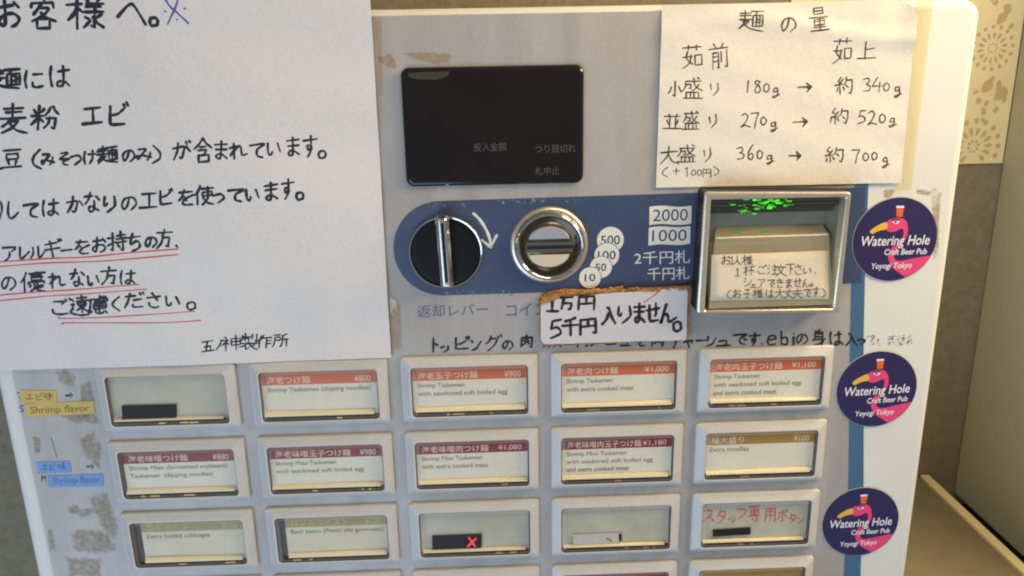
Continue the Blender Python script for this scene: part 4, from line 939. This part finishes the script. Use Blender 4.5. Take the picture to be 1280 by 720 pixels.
# ---- beer pub stickers
Z = lambda zx, zy: at(1040+zx/5.5375, 230+zy/5.5375, -.6)
s1 = at(1118.4, 299.4, -.6)
def rel(pts): return [(Z(a, b)[0]-s1[0], Z(a, b)[1]-s1[1]) for a, b in pts]
def clip(pts, R=23.3):
    out = []
    for x, z in pts:
        d = math.hypot(x, z); out.append((x*R/d, z*R/d) if d > R else (x, z))
    return out
def pt(pts): return [(a, b) for a, b in smoothpath(rel(pts)+[rel(pts)[0]], 4)[:-1]]
def sticker(cx, cz, rot, sc, label):
    t = tag(bpy.data.objects.new('round_sticker', None), label, 'sticker', 'round pub stickers down the right side'); COL.objects.link(t)
    t.location = Vector((cx, -.6, cz))*MM
    def place(g): return Geo().add([(cx+(x*cos(rot)-z*sin(rot))*sc, y-.6, cz+(x*sin(rot)+z*cos(rot))*sc) for x, y, z in g.v], g.f)
    def mk(name, g, m_): return obj(name, place(g), m_, t, smooth=False)
    R = 23.6
    mk('sticker_backing', Geo().loft([ring(0,0,R+.15,0,64), ring(0,0,R+.15,-.12,64)], True, True), 'sticker_edge')
    mk('navy_face', Geo().loft([ring(.05,-.05,R,-.12,64), ring(.05,-.05,R-.1,-.2,64)], True, True), 'sticker_navy')
    g = Geo().sheet(clip(pt([(440,445),(425,430),(405,455),(390,490),(390,520),(405,555),(430,590),(470,620),(520,650),(560,640),(640,580),(700,500),(640,500),(560,515),(480,530),(445,528),(428,508),(430,475),(448,452)])), -.24)
    g.sheet(pt([(375,300),(372,272),(400,246),(450,234),(492,240),(515,262),(524,305),(520,350),(505,378),(478,410),(455,440),(440,446),(436,432),(460,405),(482,380),(492,352),(494,318),(478,308),(440,326),(400,331),(375,318)]), -.24)
    mk('flamingo_print', g, 'pink')
    mk('beak_print', Geo().sheet(pt([(262,350),(262,325),(300,295),(368,264),(384,285),(374,312),(330,322),(292,338),(272,354)]), -.26), 'yellow')
    mk('glass_print', Geo().sheet(rel([(446,164),(497,160),(486,226),(444,226)]), -.26), 'beer')
    g = Geo().sheet(rel([(444,150),(499,150),(497,165),(445,166)]), -.27)
    g.sheet(pt([(412,262),(440,254),(468,262),(440,276)]), -.27)
    a, b = rel([(190,366),(680,422)]); printed(g, 'Watering Hole', (a[0]+.3, b[1]-1.4, b[0]-1.2, a[1]+.3), -.3, .012, .12)
    a, b = rel([(362,450),(655,484)]); printed(g, 'Craft Beer Pub', (a[0], b[1], b[0]-.3, a[1]), -.3, .016, .1)
    a, b = rel([(268,548),(548,592)]); printed(g, 'Yoyogi Tokyo', (a[0], b[1]-.1, b[0]-.3, a[1]), -.3, .014, .1)
    mk('white_lettering', g, 'white_print')
    g = Geo().sheet(pt([(424,262),(440,256),(450,262),(440,270)]), -.31); g.sheet(rel([(408,252),(468,246),(464,238),(415,242)]), -.30)
    g.sheet(pt([(262,352),(262,334),(275,345),(285,342),(270,354)]), -.29)
    mk('black_details', g, 'print_black')
    return t
sticker(s1[0], s1[1], 0, 1, 'round navy flamingo sticker on the white edge beside the bill slot, topmost of three')
p = at(1095.5, 486.5, -.6); sticker(p[0], p[1], .035, 1, 'round navy flamingo sticker beside the first two button rows, middle of three')
p = at(1075.3, 652.3, -.6); sticker(p[0], p[1], .03, 1, 'round navy flamingo sticker beside the third button row, lowest of three')

# ---- coloured flavour strips
def strip(q4, mt, label, txt, tq_, ink, y):
    t = thing('tape_label', label, 'label', (*at(sum(a for a, _ in q4)/4, sum(b for _, b in q4)/4, y), 0), 'coloured flavour labels left of the buttons')
    x, z = at(sum(a for a, _ in q4)/4, sum(b for _, b in q4)/4, y); t.location = Vector((x, y, z))*MM
    obj('tape_strip', Geo().slab([at(a, b, y) for a, b in q4], y-.12, y+.02), mt, t, smooth=False)
    g = Geo()
    if isinstance(txt, list): write(g, txt, .55, y-.14)
    else: printed_px(g, txt, tq_[0], tq_[1], y-.16, .01)
    obj('lettering', g, ink, t, smooth=False)
strip([(24.6,487.6),(70.3,488.2),(71.2,503.7),(26.5,504.3)], 'tape_yellow', 'shorter yellow strip with Japanese shrimp flavour lettering, beside the top row', L('エ 37 496 10 9; ビ 49 496 10 10; 味 60.5 495 11 10'), None, 'tape_ink', -.62)
strip([(31,504.9),(117.3,501),(118.9,517),(33,521.4)], 'tape_yellow', 'longer yellow strip reading Shrimp flavor, beside the top row', 'Shrimp flavor', ((38,508.5),(112,520,-.045)), 'tape_ink', -.66)
strip([(44.6,577.6),(87.8,576.2),(89.3,590.4),(48,591.8)], 'tape_blue', 'shorter blue strip with faint Japanese lettering, beside the second row', L('エ 56 584 9 8; ビ 66 584 9 9; 味 77 583 10 10'), None, 'tape_ink_blue', -.62)
strip([(59,594.7),(128.6,592.4),(129.6,607.4),(61.5,608.7)], 'tape_blue', 'longer blue strip reading Shrimp flavor, beside the second row', 'Shrimp flavor', ((66,597),(125,607.5,-.035)), 'tape_ink_blue', -.66)
